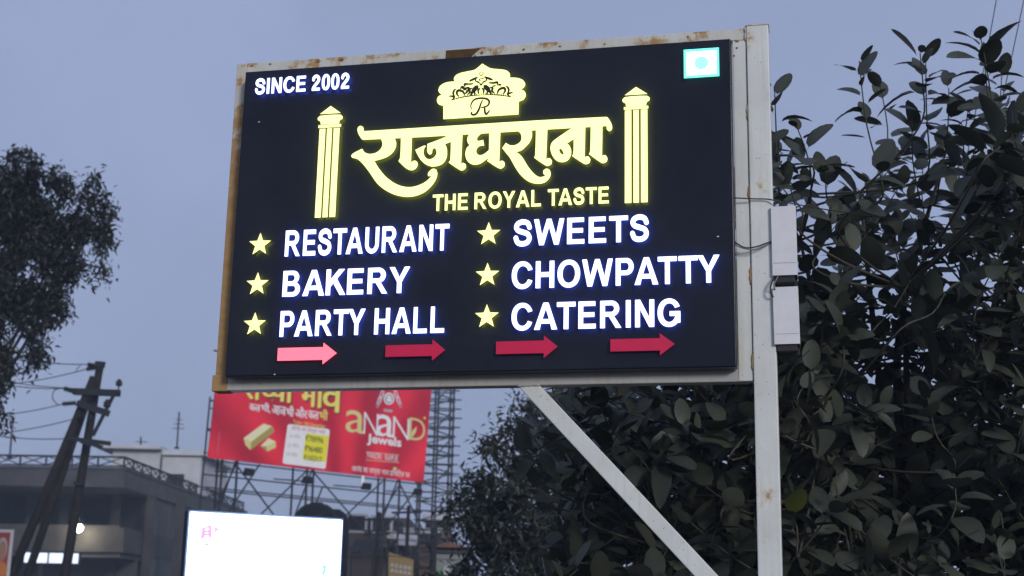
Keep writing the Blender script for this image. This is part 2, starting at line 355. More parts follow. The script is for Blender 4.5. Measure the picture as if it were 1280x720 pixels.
# ------------------------------------------------------------------ the restaurant sign
PO = EYE+lens_to_world(Vector((-1.38504127, -0.4243859, 6.72612856)))
_ex = lens_to_world(Vector((2.38327856, 0.07715745, -0.51732971)))
PW, PH = 2.44, 1.5666
YAW = math.atan2(_ex.y, _ex.x); ZB = PO.z
SX = Vector((math.cos(YAW), math.sin(YAW), 0)); SY = Vector((-math.sin(YAW), math.cos(YAW), 0)); SO = Vector((PO.x, PO.y, 0))
def sign_plane(px, py, y=0.):                     # pixel -> (x,z) on the plane at local depth y behind the panel face
    d = ray(px, py); k = (y-(EYE-SO).dot(SY))/d.dot(SY); q = EYE+d*k-SO
    return q.dot(SX), q.z
sp = sign_plane
def sw(x, y, z): return SO+SX*x+SY*y+Vector((0,0,z))
def sign():
    def sp(px, py, y=-.024): return sign_plane(px, py, y)      # lettering set off the panel face, room for the added halo glow
    t = thing('restaurant_sign', 'black restaurant signboard with glowing yellow and white lettering on a white steel post', 'sign', SO, YAW)
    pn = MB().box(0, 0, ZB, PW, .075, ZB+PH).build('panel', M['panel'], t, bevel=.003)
    # dull aluminium trim round the panel's side
    for a in ((-.002,.012,ZB-.003,PW+.002,.07,ZB-.0005),(PW+.0005,.012,ZB,PW+.003,.07,ZB+PH)):
        MB().box(*a).build('edge_trim', M['panel_edge'], pn)
    y = .085; dp = .055
    xl = (sp(295.8,78.5,y)[0]+sp(269.5,475,y)[0])/2; zt = (sp(300,78.3,y)[1]+sp(925,37,y)[1])/2
    zb = (sp(300,488,y)[1]+sp(900,477.5,y)[1])/2
    xr0 = (sp(917.6,90,y)[0]+sp(921,440,y)[0])/2; xr1 = (sp(934.2,60,y)[0]+sp(939.5,440,y)[0])/2
    MB().box(xl+.055, y, zt-.06, xr1, y+dp, zt).build('frame_rail', M['paint_rail'], t, bevel=.004)
    MB().box(xl, y-.001, zb+.07, xl+.055, y+dp, zt-.0005).build('frame_rail', M['paint_rust'], t, bevel=.004)
    MB().box(xl+.062, y, zb, xr1-.02, y+dp+.02, zb+.075).build('frame_rail', M['paint_under'], t, bevel=.005)
    MB().box(xr0, y-.003, zb+.002, xr1, y+dp-.003, zt-.062).build('frame_rail', M['paint'], t, bevel=.004)
    tag(MB().box(xl-.014, y-.006, zb-.004, xl+.066, y+dp+.024, zb+.078).build('corner_block', M['paint_rust'], t, bevel=.006), 'rusty brown end block at the lower corner of the frame')
    # post
    yp = .07; px0 = (sp(935.5,60,yp)[0]+sp(944.6,700,yp)[0])/2; px1 = (sp(962.5,60,yp)[0]+sp(975.6,700,yp)[0])/2
    pz = sp(950,31,yp)[1]
    po = MB().box(px0, yp, -.3, px1, yp+.1, pz).build('post', M['paint'], t, bevel=.005)
    MB().box(px0-.09, yp-.09, 0, px1+.09, yp+.19, .012).build('base_plate', M['paint_under'], po, bevel=.003)
    MB().box(px0-.004, yp-.002, pz-.001, px1+.003, yp+.103, pz+.004).build('post_cap', M['paint_rail'], po)
    # dark open seam between bar and post with weld beads
    MB().box(xr1+.0005, y+.01, zb+.01, px0-.0005, y+.04, zt-.02).build('seam', M['seam'], t)
    for k in range(5):
        zz = zb+.05+k*(zt-zb-.12)/4; mb = MB()
        pts = [(px0-.003+R.uniform(-.003,.003), y-.003, zz+q*.016) for q in range(6)]
        mb.tube(pts, [.004, .007, .0075, .006, .0075, .003], 6).build('weld', M['paint_rust'], t, True)
    # brace
    a, b = sp(661,482,.1), sp(883,720,.1); dx, dz = b[0]-a[0], b[1]-a[1]; L_ = math.hypot(dx, dz); ux, uz = dx/L_, dz/L_
    h = .038; e = (px0-a[0])/ux
    p = [(a[0]-.0, a[1]), (px0, a[1]+uz*e)]
    def side(s):  # edge line offset, clipped at the rail bottom and the post face
        ox, oz = a[0]-uz*h*s, a[1]+ux*h*s
        k0 = (zb-.001-oz)/uz; k1 = (px0-.001-ox)/ux
        return (ox+ux*k0, zb-.001), (px0-.001, oz+uz*k1)
    s1, e1 = side(1); s2, e2 = side(-1)
    prism([[s1, e1, e2, s2]], .088, .088+.05).build('brace', M['paint'], t, bevel=.004)
    mb = MB()
    pts = [(s2[0]+(s1[0]-s2[0])*q/9-.002, .087+R.uniform(-.003,.002), zb+R.uniform(-.002,.004)) for q in range(10)]
    mb.tube(pts, [.005+R.uniform(0,.003) for _ in pts], 6).build('weld', M['paint_under'], t, True)
    # missing paint on the top rail, bare rust below
    pp = [sp(*q, y-.002) for q in ((557.5,63),(557,71.5),(556.5,75.5),(587,73.5),(601,60))]
    tag(prism([[(x, min(max(z, zt-.058), zt-.0005)) for x, z in pp]], y-.002, y+.003).build('bare_patch', M['rust'], t), 'dark bare rust patch on the top rail')
    # rust blisters
    for (qx, qy, r) in ((398,76,.010),(427,74.5,.012),(315,82,.008),(338,80,.006),(602,66,.009),(594,70,.006),(655,62,.006),(700,58,.007),(756,55,.005),(860,46,.006),(921,52,.010),(917,70,.006),(936,36,.006),(921,60,.007)):
        c = sp(qx, qy, y-.001); l = []
        for q in range(9):
            an = 2*math.pi*q/9; rr = r*R.uniform(.6,1.25); l.append((c[0]+rr*math.cos(an), min(c[1]+rr*.8*math.sin(an), zt-.001)))
        prism([l], y-.0045, y).build('rust_spot', M['rust_spot'], t)
    # ---- lettering
    def put(loops, name, m, d=.021, lift=0., parent=pn, mp=None):
        l2 = [[mp(x, z) for x, z in l] for l in loops] if mp else loops
        o = prism(l2, -.003-d, -d).build(name, m, parent)          # set off the panel; white and yellow backs get an added halo glow
        bk = {'white_lit_acrylic': 'white_back', 'yellow_lit_acrylic': 'yellow_back', 'star_lit_acrylic': 'yellow_back'}.get(m.name)
        if bk:
            o.data.materials.append(M[bk])
            for p_ in o.data.polygons:
                if p_.normal.y > .9: p_.material_index = 1
        return o
    def word(s, lx, ly_b, ly_t, rx, ry_b, ry_t, m):
        """left/right pixel extents, baselines and cap tops at both ends"""
        x0 = (sp(lx, ly_b)[0]+sp(lx+1.5, ly_t)[0])/2; x1 = sp(rx, (ry_b+ry_t)/2)[0]
        z0 = (sp(lx, ly_b)[1]+sp(rx, ry_b)[1])/2; z1 = (sp(lx, ly_t)[1]+sp(rx, ry_t)[1])/2
        lay, w = layout(s); sx = (x1-x0)/w; sz = z1-z0
        for ch, x in lay: put(glyph(ch), 'letter', m, mp=lambda a, b, x=x: (x0+(x+a)*sx, z0+b*sz))
    wl, yl = M['white_lit'], M['yellow_lit']
    word('SINCE 2002', 318.2,117.4,97.5, 436.4,111.0,92.0, wl)
    word('RESTAURANT', 355.8,320.8,288.4, 561.3,312.3,279.6, wl)
    word('BAKERY', 352.8,371.1,338.8, 512.0,365.5,333.2, wl)
    word('PARTY HALL', 349.3,421.5,388.8, 555.3,415.2,383.0, wl)
    word('SWEETS', 641.1,307.0,274.6, 811.4,301.8,268.9, wl)
    word('CHOWPATTY', 639.0,360.9,327.2, 899.6,353.0,318.8, wl)
    word('CATERING', 638.7,413.0,378.9, 850.5,407.6,373.8, wl)
    word('THE ROYAL TASTE', 540.0,263.6,243.4, 761.0,254.0,233.0, yl)
    for cx, cy in ((324.7,305.6),(321.5,355.2),(318.1,405.4),(610.6,292.6),(609.1,343.7),(608.3,395.8)):
        c = sp(cx, cy); l = []
        for k in range(10):
            r = (.0590 if k % 2 == 0 else .0245); an = math.pi/2+k*math.pi/5; l.append((c[0]+r*math.cos(an), c[1]+r*math.sin(an)))
        put([l], 'star', M['star_lit'])
    for k, (x0, sa, sb, xh, ha, hb, xt, yt) in enumerate(((346.9,436.2,452,403.7,428.4,455.4,420.8,441.3),(481.7,433.2,447.6,540.2,425.4,452,556.4,437.2),(620,428.2,443.8,679.8,420.9,448.9,697,433),(763,425,440.2,824.9,416.7,444.1,843.5,429.8))):
        z = sp(xt, yt)[1]; hs = (sp(x0,sa)[1]-sp(x0,sb)[1])/2; hh = (sp(xh,ha)[1]-sp(xh,hb)[1])/2
        a, h_, t_ = sp(x0,(sa+sb)/2)[0], sp(xh,(ha+hb)/2)[0], sp(xt,yt)[0]
        o = put([[(a,z-hs),(h_,z-hs),(h_,z-hh),(t_,z),(h_,z+hh),(h_,z+hs),(a,z+hs)]], 'arrow', M['pink_lit'] if k == 0 else M['red_dim'])
        if k == 0: o['label'] = 'bright pink lit arrow pointing right'
    # green square with a dot
    q = [sp(*p) for p in ((854.6,62.0),(898.7,59.6),(898.9,95.0),(855.0,97.6))]
    x0, x1 = (q[0][0]+q[3][0])/2, (q[1][0]+q[2][0])/2; z1, z0 = (q[0][1]+q[1][1])/2, (q[2][1]+q[3][1])/2; b = .0115
    put([[(x0,z0),(x1,z0),(x1,z1),(x0,z1)], [(x0+b,z0+b),(x0+b,z1-b),(x1-b,z1-b),(x1-b,z0+b)]], 'green_border', M['cyan_lit'])
    put([[(x0+b,z0+b),(x1-b,z0+b),(x1-b,z1-b),(x0+b,z1-b)]], 'white_square', M['white_soft'], d=.019)
    cx, cz, r = (x0+x1)/2, (z0+z1)/2, .032
    put([[(cx+r*math.cos(2*math.pi*k/28), cz+r*math.sin(2*math.pi*k/28)) for k in range(28)]], 'green_dot', M['dot_lit'], d=.0215)
    # pillars
    for pts in ({'tip':(413.4,132.4),'rl':(401,142.2),'rr':(426.4,141.0),'bl':(397.8,146.5),'br':(428.6,145.5),'neck':154.6,'ring':(398.9,426.8,155.6,159.0),'sh':(400.2,425.0,160.4),'bot':271.4,'bx':394.3},
                {'tip':(795,108.6),'rl':(781.3,118.6),'rr':(809.3,117.4),'bl':(778,124.3),'br':(811.9,123.6),'neck':132.3,'ring':(779.8,810.3,133,136.2),'sh':(781.9,810,137.4),'bot':253.2,'bx':781}):
        mx = pts['tip'][0]; tp = sp(*pts['tip']); cx = sp(mx, (pts['tip'][1]+pts['bot'])/2)[0]
        wr = (sp(*pts['rr'])[0]-sp(*pts['rl'])[0])/2; zr = (sp(*pts['rr'])[1]+sp(*pts['rl'])[1])/2; cx = tp[0]
        wb = (sp(*pts['br'])[0]-sp(*pts['bl'])[0])/2; zbm = (sp(*pts['br'])[1]+sp(*pts['bl'])[1])/2; zn = sp(mx, pts['neck'])[1]
        put([[(cx-wr,zr),(cx+wr,zr),tp]], 'pillar_roof', yl)
        hb = zr-.010; e = (hb-zn)
        lp = [(cx-wb*.80,hb),(cx-wb,hb-e*.22),(cx-wb*.98,hb-e*.48),(cx-wb*.78,hb-e*.66),(cx-wb*.74,zn),(cx+wb*.74,zn),(cx+wb*.78,hb-e*.66),(cx+wb*.98,hb-e*.48),(cx+wb,hb-e*.22),(cx+wb*.80,hb)]
        put([smooth_loop(lp, 3)], 'pillar_capital', yl)
        zr1, zr0 = sp(mx, pts['ring'][2])[1], sp(mx, pts['ring'][3])[1]; wg = (sp(pts['ring'][1], 150)[0]-sp(pts['ring'][0], 150)[0])/2
        put([[(cx-wg,zr0),(cx+wg,zr0),(cx+wg,zr1),(cx-wg,zr1)]], 'pillar_ring', yl)
        zs, ze = sp(mx, pts['sh'][2])[1], sp(pts['bx']+12, pts['bot'])[1]; ws = (sp(pts['sh'][1], 160)[0]-sp(pts['sh'][0], 160)[0])/2; g = .0095
        for k in range(3):
            a = cx-ws+k*2*ws/3+(g/2 if k else 0); c = cx-ws+(k+1)*2*ws/3-(g/2 if k < 2 else 0)
            put([[(a,ze),(c,ze),(c,zs),(a,zs)]], 'pillar_shaft', yl)
    # crest with crown motif
    fc = lambda X, Y: sp(540+X/8.47, 70+Y/8.47)
    out = [(120,667),(914,617),(918,480),(965,462),(992,415),(980,375),(942,352),(976,325),(985,290),(958,252),(900,232),(822,228),(822,185),(785,152),(710,140),(625,131),(580,110),(532,80),(492,116),(450,146),(380,162),(300,180),(252,205),(232,240),(240,268),(150,280),(88,315),(68,360),(80,390),(107,405),(65,432),(52,475),(72,510),(120,525)]
    put([smooth_loop([fc(*p) for p in out], 4)], 'crest', yl)
    def ink(pts, w0, name='crown_line', f=fc, yy=.0242, cl=.0012):
        q = spline([(*f(*p), 0) for p in pts], 6); k = len(q)
        l1, l2 = [], []
        for i, p in enumerate(q):
            tg = (q[min(i+1,k-1)]-q[max(i-1,0)]).normalized(); nn = Vector((-tg.y, tg.x, 0))
            w = w0*1.35*(.35+.65*math.sin(math.pi*(i+.7)/(k+.4)))
            l1.append((p.x+nn.x*w, p.y+nn.y*w)); l2.append((p.x-nn.x*w, p.y-nn.y*w))
        prism([l1+l2[::-1]], -yy-cl, -yy+.0002).build(name, M['black'], pn)
    for mir in (0, 1):
        g = (lambda x, y: (x, y)) if not mir else (lambda x, y: (1038-x+(0), y-.0*x-(518-x)*.10 if False else y-(518-x)*.11))
        for pts, w in (([(205,470),(235,440),(205,425),(180,428)],.0036),([(245,440),(225,400),(235,365),(255,350)],.0040),([(285,430),(262,395),(280,365),(330,380),(345,420)],.0050),([(300,350),(320,325),(345,350),(385,340),(370,380),(350,400)],.0058),
                       ([(375,410),(400,385),(398,350),(425,345)],.0042),([(410,415),(430,380),(445,345),(475,312)],.0060),([(460,410),(450,375),(480,340),(485,310)],.0045),([(350,325),(345,298),(390,300),(440,292)],.0042),
                       ([(395,268),(430,250),(485,224)],.0046),([(465,270),(485,275),(505,288)],.0032),([(470,240),(460,260),(475,275)],.0026),([(495,400),(490,365),(512,338)],.0036)):
            ink([g(*p) for p in pts], w)
        ink([g(*p) for p in ((205,470),(280,446),(360,430),(440,420),(519,415))], .0022)
    ink([(524,165),(504,188),(522,208),(545,188),(526,167)], .0016); ink([(495,243),(520,268),(545,243),(500,243)], .0028); ink([(505,290),(520,305),(535,288)], .0036)
    for k in range(27):
        u = k/26; X = 210+u*620; Y = 466-(1-(2*u-1)**2)*46-u*38
        ink([(X-3,Y-7),(X+1,Y),(X+3,Y+8)], .0017, 'crown_bead')
    for pts, w in (([(430,590),(415,605),(430,622),(465,615),(495,570),(520,500),(540,465)],.0042),([(420,565),(412,520),(445,465),(510,448),(580,455),(606,485),(590,525),(535,545),(520,540)],.0040),([(525,545),(555,545),(560,590),(575,617),(600,590),(610,572)],.0040)):
        ink(pts, w, 'crest_initial')
    # the name in Devanagari, one mesh for each letter and vowel stroke, hung from the head line
    A = lambda X, Y: sp(435+X/6.26, 140+Y/6.26)
    B = lambda X, Y: sp(540+X/7.2, 140+Y/7.2)
    C = lambda X, Y: sp(640+X/6.548, 130+Y/6.548)
    def dev(segs, name, lift, holes=()):
        l = smooth_loop([f(*p) for f, ps in segs for p in ps], 4)
        put([l]+[smooth_loop([f(*p) for p in ps], 4) for f, ps in holes], name, yl, d=.0205+lift*.0004)
    dev([(A,[(120,150)]),(C,[(770,105),(800,135),(818,178),(815,208),(796,222),(777,207),(775,179),(740,180)]),(A,[(120,216),(90,185),(75,150),(78,120),(97,107),(117,118)])], 'head_line', 0)
    dev([(A,[(245,190),(355,190),(375,235),(370,280),(340,325),(290,357),(205,382),(240,440),(300,510),(380,565),(460,587),(530,580),(600,550),(648,508),(657,491),(640,501),(627,500),(625,483),(640,460),(667,443),(690,450),(698,482),(685,530),(650,580),(600,625),(530,655),(460,663),(380,650),(300,615),(230,560),(170,475),(120,410),(85,375),(60,362),(32,356),(25,341),(40,324),(110,287),(125,310),(150,325),(185,327),(225,315),(258,285),(270,250),(262,220)])], 'letter', 1)
    dev([(A,[(415,180),(500,176),(491,418),(500,388),(522,380),(541,392),(543,418),(525,445),(495,455),(455,440),(395,385),(408,355)])], 'vowel_stroke', 2)
    dev([(B,[(172,190)]),(A,[(751,200),(622,250),(620,300),(628,325),(642,333),(655,322),(660,295),(672,280),(688,292),(692,325),(670,358),(635,370),(605,355),(590,320),(595,287),(609,266),(598,262),(527,297),(545,335),(570,375),(610,410),(660,428)]),(B,[(0,490),(50,485),(100,460),(130,410),(135,350),(128,312),(115,288),(172,266)])], 'letter', 3)
    dev([(B,[(172,185),(275,180),(261,472),(271,461),(291,461),(306,482),(298,510),(270,526),(240,515),(150,455),(165,430)])], 'letter_stem', 4)
    dev([(B,[(345,185),(318,235),(320,270),(338,298),(312,325),(300,380),(315,435),(350,465),(390,473),(440,460),(525,395),(525,330),(480,370),(440,388),(410,380),(397,355),(405,325),(430,305),(468,300),(460,250),(435,258),(410,260),(403,240),(420,212),(455,185)])], 'letter', 1)
    dev([(B,[(516,170),(615,166),(604,452),(616,441),(636,438),(653,457),(648,490),(620,510),(590,500),(497,440),(509,412)])], 'letter_stem', 2)
    dev([(B,[(755,160)]),(C,[(160,200),(163,260),(145,310),(110,350),(75,380),(34,391),(80,430),(130,510),(180,570),(220,597),(255,595),(275,583),(256,570),(257,546),(280,528),(305,537),(316,567),(305,605),(270,640),(215,652),(150,640),(90,600),(40,540)]),(B,[(700,410),(660,360),(632,325),(665,278),(700,298),(740,300),(775,285),(800,260),(806,225),(795,190)])], 'letter', 3)
    dev([(C,[(197,190),(290,185),(279,458),(291,445),(312,444),(327,466),(320,495),(290,507),(255,490),(182,440),(190,415)])], 'vowel_stroke', 4)
    dev([(C,[(515,180),(340,300),(318,335),(315,375),(335,430),(370,465),(415,475),(455,460),(480,420),(483,375),(470,340),(448,322),(515,278)])], 'letter', 1, [(C,[(395,360),(413,380),(424,410),(412,414),(395,400),(384,375)])])
    dev([(C,[(505,175),(600,172),(594,442),(606,430),(626,429),(641,452),(632,482),(605,492),(575,480),(492,425),(503,400)])], 'letter_stem', 2)
    dev([(C,[(645,170),(740,166),(736,432),(746,420),(766,419),(780,442),(774,470),(745,484),(715,470),(630,410),(640,385)])], 'vowel_stroke', 3)
    # specks where the film is nicked
    for cx, cy in ((321.5,150.5),(897,294),(341,467)):
        c = sp(cx, cy); prism([[(c[0]-.006,c[1]),(c[0],c[1]-.003),(c[0]+.006,c[1]+.001),(c[0],c[1]+.004)]], -.0012, .0).build('nick', M['white_box'], pn)
    return dict(px0=px0, px1=px1, yp=yp, xr1=xr1)
M['rust_spot'] = mat('rust_bloom', (.36,.19,.06), .9, col2=(.14,.06,.025), nscale=70)
M['white_soft'] = mat('white_lit_square', (.8,.8,.8), .4, emit=(1.15,1.3,1.35), estr=1)
SG = sign()
# ------------------------------------------------------------------ driver boxes and cables on the post
def driver_box(px0, py0, px1, py1, label, tilt):
    y0 = .05; a = sp(px0, py1, y0); b = sp(px1, py0, y0); w = b[0]-a[0]; hgt = b[1]-a[1]; d = .085
    o = sw(a[0], y0, a[1]); t = thing('driver_box', label, 'power box', o, YAW, 'white power boxes on the post')
    t.rotation_euler = (0, tilt, YAW)
    MB().box(0, 0, 0, w, .0025, hgt).build('front_cover', M['white_box'], t, bevel=.001)
    for s in (0, 1): MB().box(s*(w-.002), .0025, 0, s*(w-.002)+.002, d, hgt).build('side_wall', M['white_box'], t)
    MB().box(.002, d-.003, -.035, w-.002, d, hgt-.001).build('back_tray', M['dark'], t)
    MB().box(.002, .0025, hgt-.002, w-.002, d-.003, hgt).build('top_cap', M['white_box'], t)
    MB().box(.010, .012, -.03, w-.012, d-.005, .05).build('driver_unit', M['dark'], t, bevel=.004)
    MB().box(.004, -.0008, hgt*.175, w-.004, .0002, hgt*.18).build('crease', M['cable_grey'], t)
driver_box(965.6, 257, 994.5, 344.5, 'upper white metal power box on the side of the sign post', 0)
driver_box(968, 358, 998, 430.5, 'lower white metal power box on the side of the sign post', -.008)
def cable(name, pts, r, label, m, cat='cable', group=None, sub=8):
    tag(MB().tube(spline(pts, sub), r, 6).build(name, m, None, True), label, cat, group)
def sc(px, py, y): q = sp(px, py, y); return sw(q[0], y, q[1])
cable('cable', [sc(914,247,.06), sc(920,247.5,.045), sc(942,248.5,.055), sc(960,249,.055), sc(972,252,.045), sc(980,256.5,.06)], .0032, 'thin black cable strung straight across the post above the power boxes', M['cable'])
cable('cable', [sc(914,299,.06), sc(919,303,.04), sc(931,309.5,.04), sc(945,308.5,.045), sc(958,304,.045), sc(968,301,.07)], .0036, 'black cable sagging across the post into the upper power box', M['cable'])
cable('cable', [sc(914,301,.06), sc(920,306.5,.035), sc(931,311,.035), sc(944,311.5,.04), sc(957,306.5,.05), sc(968,302,.08)], .0026, 'grey cable sagging just below the black one across the post', M['cable_grey'])
cable('cable', [sc(972,341,.09), sc(966,350,.035), sc(963,360,.03), sc(965,369,.04), sc(971,375,.09)], .004, 'black cable loop bulging out between the two power boxes', M['cable'])
cable('cable', [sc(975,341,.09), sc(970,350,.03), sc(967.5,358,.03), sc(972,368,.09)], .003, 'pale cable curled inside the black loop between the power boxes', M['cable_grey'])
cable('cable', [sc(944.5,485,.2), sc(975,255,.14), sc(976,252,.14)][1:]+[P(1040,263,7.2), P(1130,275,8.2), P(1290,293,10)], .0028, 'thin cable running from the power boxes across the leafy tree', M['cable'])
cable('cable', [sc(690,484.5,.12), sc(694,496,.14), sc(704,510,.15), sc(722,528,.16), sc(740,545,.35)], .0032, 'loose cable hanging beside the diagonal brace', M['cable'])
# ------------------------------------------------------------------ hoarding
HL = P(260,572,43.4); HR = P(529.5,604.5,43.4*1.153); HR.z = HL.z
HX = (HR-HL); HW = HX.length; HX.normalize(); HY = Vector((-HX.y, HX.x, 0)); HYAW = math.atan2(HX.y, HX.x); HH = 3.5
def hp(px, py, y=0.):
    d = ray(px, py); k = (y-(EYE-HL).dot(HY))/d.dot(HY); q = EYE+d*k-HL
    return q.dot(HX), q.z
def flat_mat(name, c, rough=.55, noise=.08): return mat(name, c, rough, noise=noise, nscale=.9)
def textmesh(s, off=0., clip=None):
    c = bpy.data.curves.new('t', 'FONT'); c.body = s; c.size = 1; c.offset = off; c.resolution_u = 3
    o = bpy.data.objects.new('t', c); me = bpy.data.meshes.new_from_object(o)
    bpy.data.objects.remove(o); bpy.data.curves.remove(c); me.materials.clear()
    if clip:
        bm = bmesh.new(); bm.from_mesh(me); xs = [v.co.x for v in bm.verts]; cx = min(xs)+(max(xs)-min(xs))*clip
        bmesh.ops.bisect_plane(bm, geom=bm.verts[:]+bm.edges[:]+bm.faces[:], plane_co=(cx,0,0), plane_no=(1,0,0), clear_outer=True)
        bm.to_mesh(me); bm.free()
    return me
def fit(me, x0, x1, z0, z1, y):
    v = np.array([p.co[:] for p in me.vertices]); lo, hi = v.min(0), v.max(0)
    for p in me.vertices:
        a, b = (p.co.x-lo[0])/(hi[0]-lo[0]), (p.co.y-lo[1])/(hi[1]-lo[1]); p.co = (x0+a*(x1-x0), y, z0+b*(z1-z0))
    return me
def hoarding():
    rm = bpy.data.materials.new('red_flex_print'); rm.use_nodes = True; t = rm.node_tree; b = t.nodes['Principled BSDF']; L = t.links.new
    tc = t.nodes.new('ShaderNodeTexCoord'); sx = t.nodes.new('ShaderNodeSeparateXYZ'); L(tc.outputs['Object'], sx.inputs[0])
    def mth(op, a, b_=None):
        n = t.nodes.new('ShaderNodeMath'); n.operation = op
        for i, v in enumerate((a, b_)):
            if v is None: continue
            if isinstance(v, (int, float)): n.inputs[i].default_value = v
            else: L(v, n.inputs[i])
        return n.outputs[0]
    an = mth('ARCTAN2', mth('SUBTRACT', sx.outputs[2], 3.6), mth('SUBTRACT', sx.outputs[0], 5.6))
    w = mth('SINE', mth('MULTIPLY', an, 17.0)); nz = t.nodes.new('ShaderNodeTexNoise'); nz.inputs['Scale'].default_value = .5; L(tc.outputs['Object'], nz.inputs[0])
    f = mth('ADD', mth('MULTIPLY', w, .35), nz.outputs[0]); r = t.nodes.new('ShaderNodeValToRGB')
    r.color_ramp.elements[0].position = .1; r.color_ramp.elements[1].position = .95
    r.color_ramp.elements[0].color = (.46,.004,.026,1); r.color_ramp.elements[1].color = (.90,.022,.050,1)
    L(f, r.inputs[0]); L(r.outputs[0], b.inputs['Base Color']); b.inputs['Roughness'].default_value = .5
    # creases in the vinyl
    bp = t.nodes.new('ShaderNodeBump'); bp.inputs['Strength'].default_value = .3; bp.inputs['Distance'].default_value = .05; L(nz.outputs[0], bp.inputs['Height']); L(bp.outputs[0], b.inputs['Normal'])
    yel, wht, gold, gold2 = flat_mat('print_yellow', (.90,.80,.16)), flat_mat('print_white', (.88,.87,.87)), flat_mat('print_gold', (.74,.66,.26)), flat_mat('print_gold_shade', (.42,.34,.08))
    gold3 = flat_mat('print_gold_light', (.84,.80,.50)); byel = flat_mat('print_bright_yellow', (.85,.80,.03)); pink = flat_mat('print_pink', (.6,.2,.3)); ink = flat_mat('print_ink', (.10,.10,.02)); lead = flat_mat('print_grey', (.45,.42,.45)); shadow = flat_mat('print_dark_red', (.07,.03,.02))
    H = thing('hoarding', 'large red jewellery hoarding with white and gold lettering on a rooftop pipe frame', 'billboard', (HL.x, HL.y, 0), HYAW)
    ZH = HL.z
    face = prism([[(0,ZH),(HW,ZH),(HW+.070*HH,ZH+HH),(.045*HH,ZH+HH)]], 0, .04).build('face', rm, H)
    def tx(s, px0, py0, px1, py1, m, off=0., y=-.012, name='lettering', clip=None):
        cx, cy = (px0+px1)/2, (py0+py1)/2
        x0, x1 = hp(px0, cy)[0], hp(px1, cy)[0]; z1, z0 = hp(cx, py0)[1], hp(cx, py1)[1]
        return link(name, fit(textmesh(s, off, clip), x0, x1, ZH+z0, ZH+z1, y), m, face)
    def shp(pts, m, y, name): return prism([[(hp(*p)[0], ZH+hp(*p)[1]) for p in pts]], y, y+.004).build(name, m, face)
    # heading, its upper half behind the sign's lower rail in this view
    for m, dx, dy, y, off in ((shadow, 1.2, 2.0, -.006, 0), (shadow, 2.2, 2.0, -.007, 0), (yel, -.9, 0, -.012, 0), (yel, -.3, 0, -.014, 0), (yel, .3, 0, -.016, 0), (yel, .9, 0, -.018, 0)):
        for g, x0, y0, x1, y1, cp in (('स',304,474,326,499.5,None),('च',323,475,341,500.5,.72),('चा',336,476,366,502,None),('भा',374,480,404,508.5,None),('व',402,481,428,515,None)):
            tx(g, x0+dx, y0+dy, x1+dx, y1+dy, m, off, y, clip=cp)
    for s, a, b_, c, d in (('कल',311.5,505.5,325,514),('भी,',326,503.5,338,516),('आज',340,507.5,357,518.5),('भी',358,507,367,520.5),('और',369,508.5,384,522.5),('कल',385,514,398,524),('भी',399,511.5,409.5,525)):
        for q in (-.3, .3): tx(s, a+q, b_, c+q, d, wht if a < 396 else yel, 0., -.012-.001*(q > 0))
    # two gold bars
    X = lambda x, y: (256+x/5.54, 480+y/5.54)
    for pts, m in (([(268,375),(405,275),(470,300),(482,330),(315,458),(280,420)],gold),([(268,375),(405,275),(462,292),(322,400)],gold3),([(322,400),(462,292),(482,330),(315,458)],gold2),([(268,375),(322,400),(315,458),(280,425)],gold)):
        shp([X(*p) for p in pts], m, -.006-.004*('light' in m.name)-.008*('shade' in m.name)-.003*(pts[0] == (268,375) and len(pts) == 4), 'gold_bar')
    for pts, m, y in (([(385,430),(440,375),(490,400),(492,440),(430,468)],gold2,-.005),([(385,430),(440,375),(488,398),(425,432)],gold3,-.009),([(425,432),(488,398),(492,440),(430,468)],gold,-.012)):
        shp([X(*p) for p in pts], m, y, 'gold_bar')
    # price card
    def rr(x0, y0, x1, y1, x2, y2, x3, y3): return [X(x0,y0),X(x1,y1),X(x2,y2),X(x3,y3)]
    shp([X(*p) for p in ((583,278),(855,312),(864,325),(836,580),(826,587),(548,552),(538,542),(572,288))], wht, -.007, 'price_card')
    shp(rr(700,340, 858,360, 836,540, 674,520), byel, -.011, 'price_field')
    tx('आनंद का सच्चा भाव', 363.5,534, 406.5,542, pink, .0, -.012)
    for s, a, b_, c, d in (('₹78996',381.5,545,404,553),('₹96480',380.5,557.5,402.5,565.5),('₹105317',379.5,569.5,402,576.5)): tx(s, a, b_, c, d, ink, .01, -.016)
    for k, (a, c) in enumerate(((361.5,375.5),(359.5,373.5),(357.5,372))): tx(('24 कैरेट','22 कैरेट','18 कैरेट')[k], a, 542.5+k*11.3, c, 547.8+k*11.3, lead, .0, -.012)
    tx('Today 10th September', 366, 527.5, 407, 534.3, yel, .0, -.012)
    # the maker's mark
    Y = lambda x, y: (420+x/5.54, 480+y/5.54)
    for s, a, b_, c, d, m in (('a',65,184,200,340,gold),('N',190,200,290,352,wht),('a',276,214,400,366,wht),('N',392,232,505,382,wht),('D',506,240,616,392,gold)):
        tx(s, *Y(a,b_), *Y(c,d), m, -.012 if s != 'a' else .0, -.012 if s == 'a' else -.016, 'big_letter')
    lf = [(hp(*Y(x,y))[0], ZH+hp(*Y(x,y))[1]) for x, y in ((520,372),(522,335),(540,310),(556,292),(552,325),(538,352))]
    prism([smooth_loop(lf, 3)], -.022, -.016).build('leaf_mark', gold, face)
    tx('Jewels', *Y(212,358), *Y(452,440), wht, .03)
    tx('PANDRI · RAIPUR', *Y(215,484), *Y(428,526), wht, .0); 
    for yy in (470, 524): shp([Y(205,yy),Y(438,yy+20),Y(438,yy+23),Y(205,yy+3)], gold3, -.008, 'rule')
    tx('आनंद का सच्चा भाव डिजिटल पर', *Y(106,578), *Y(510,640), wht, .006)
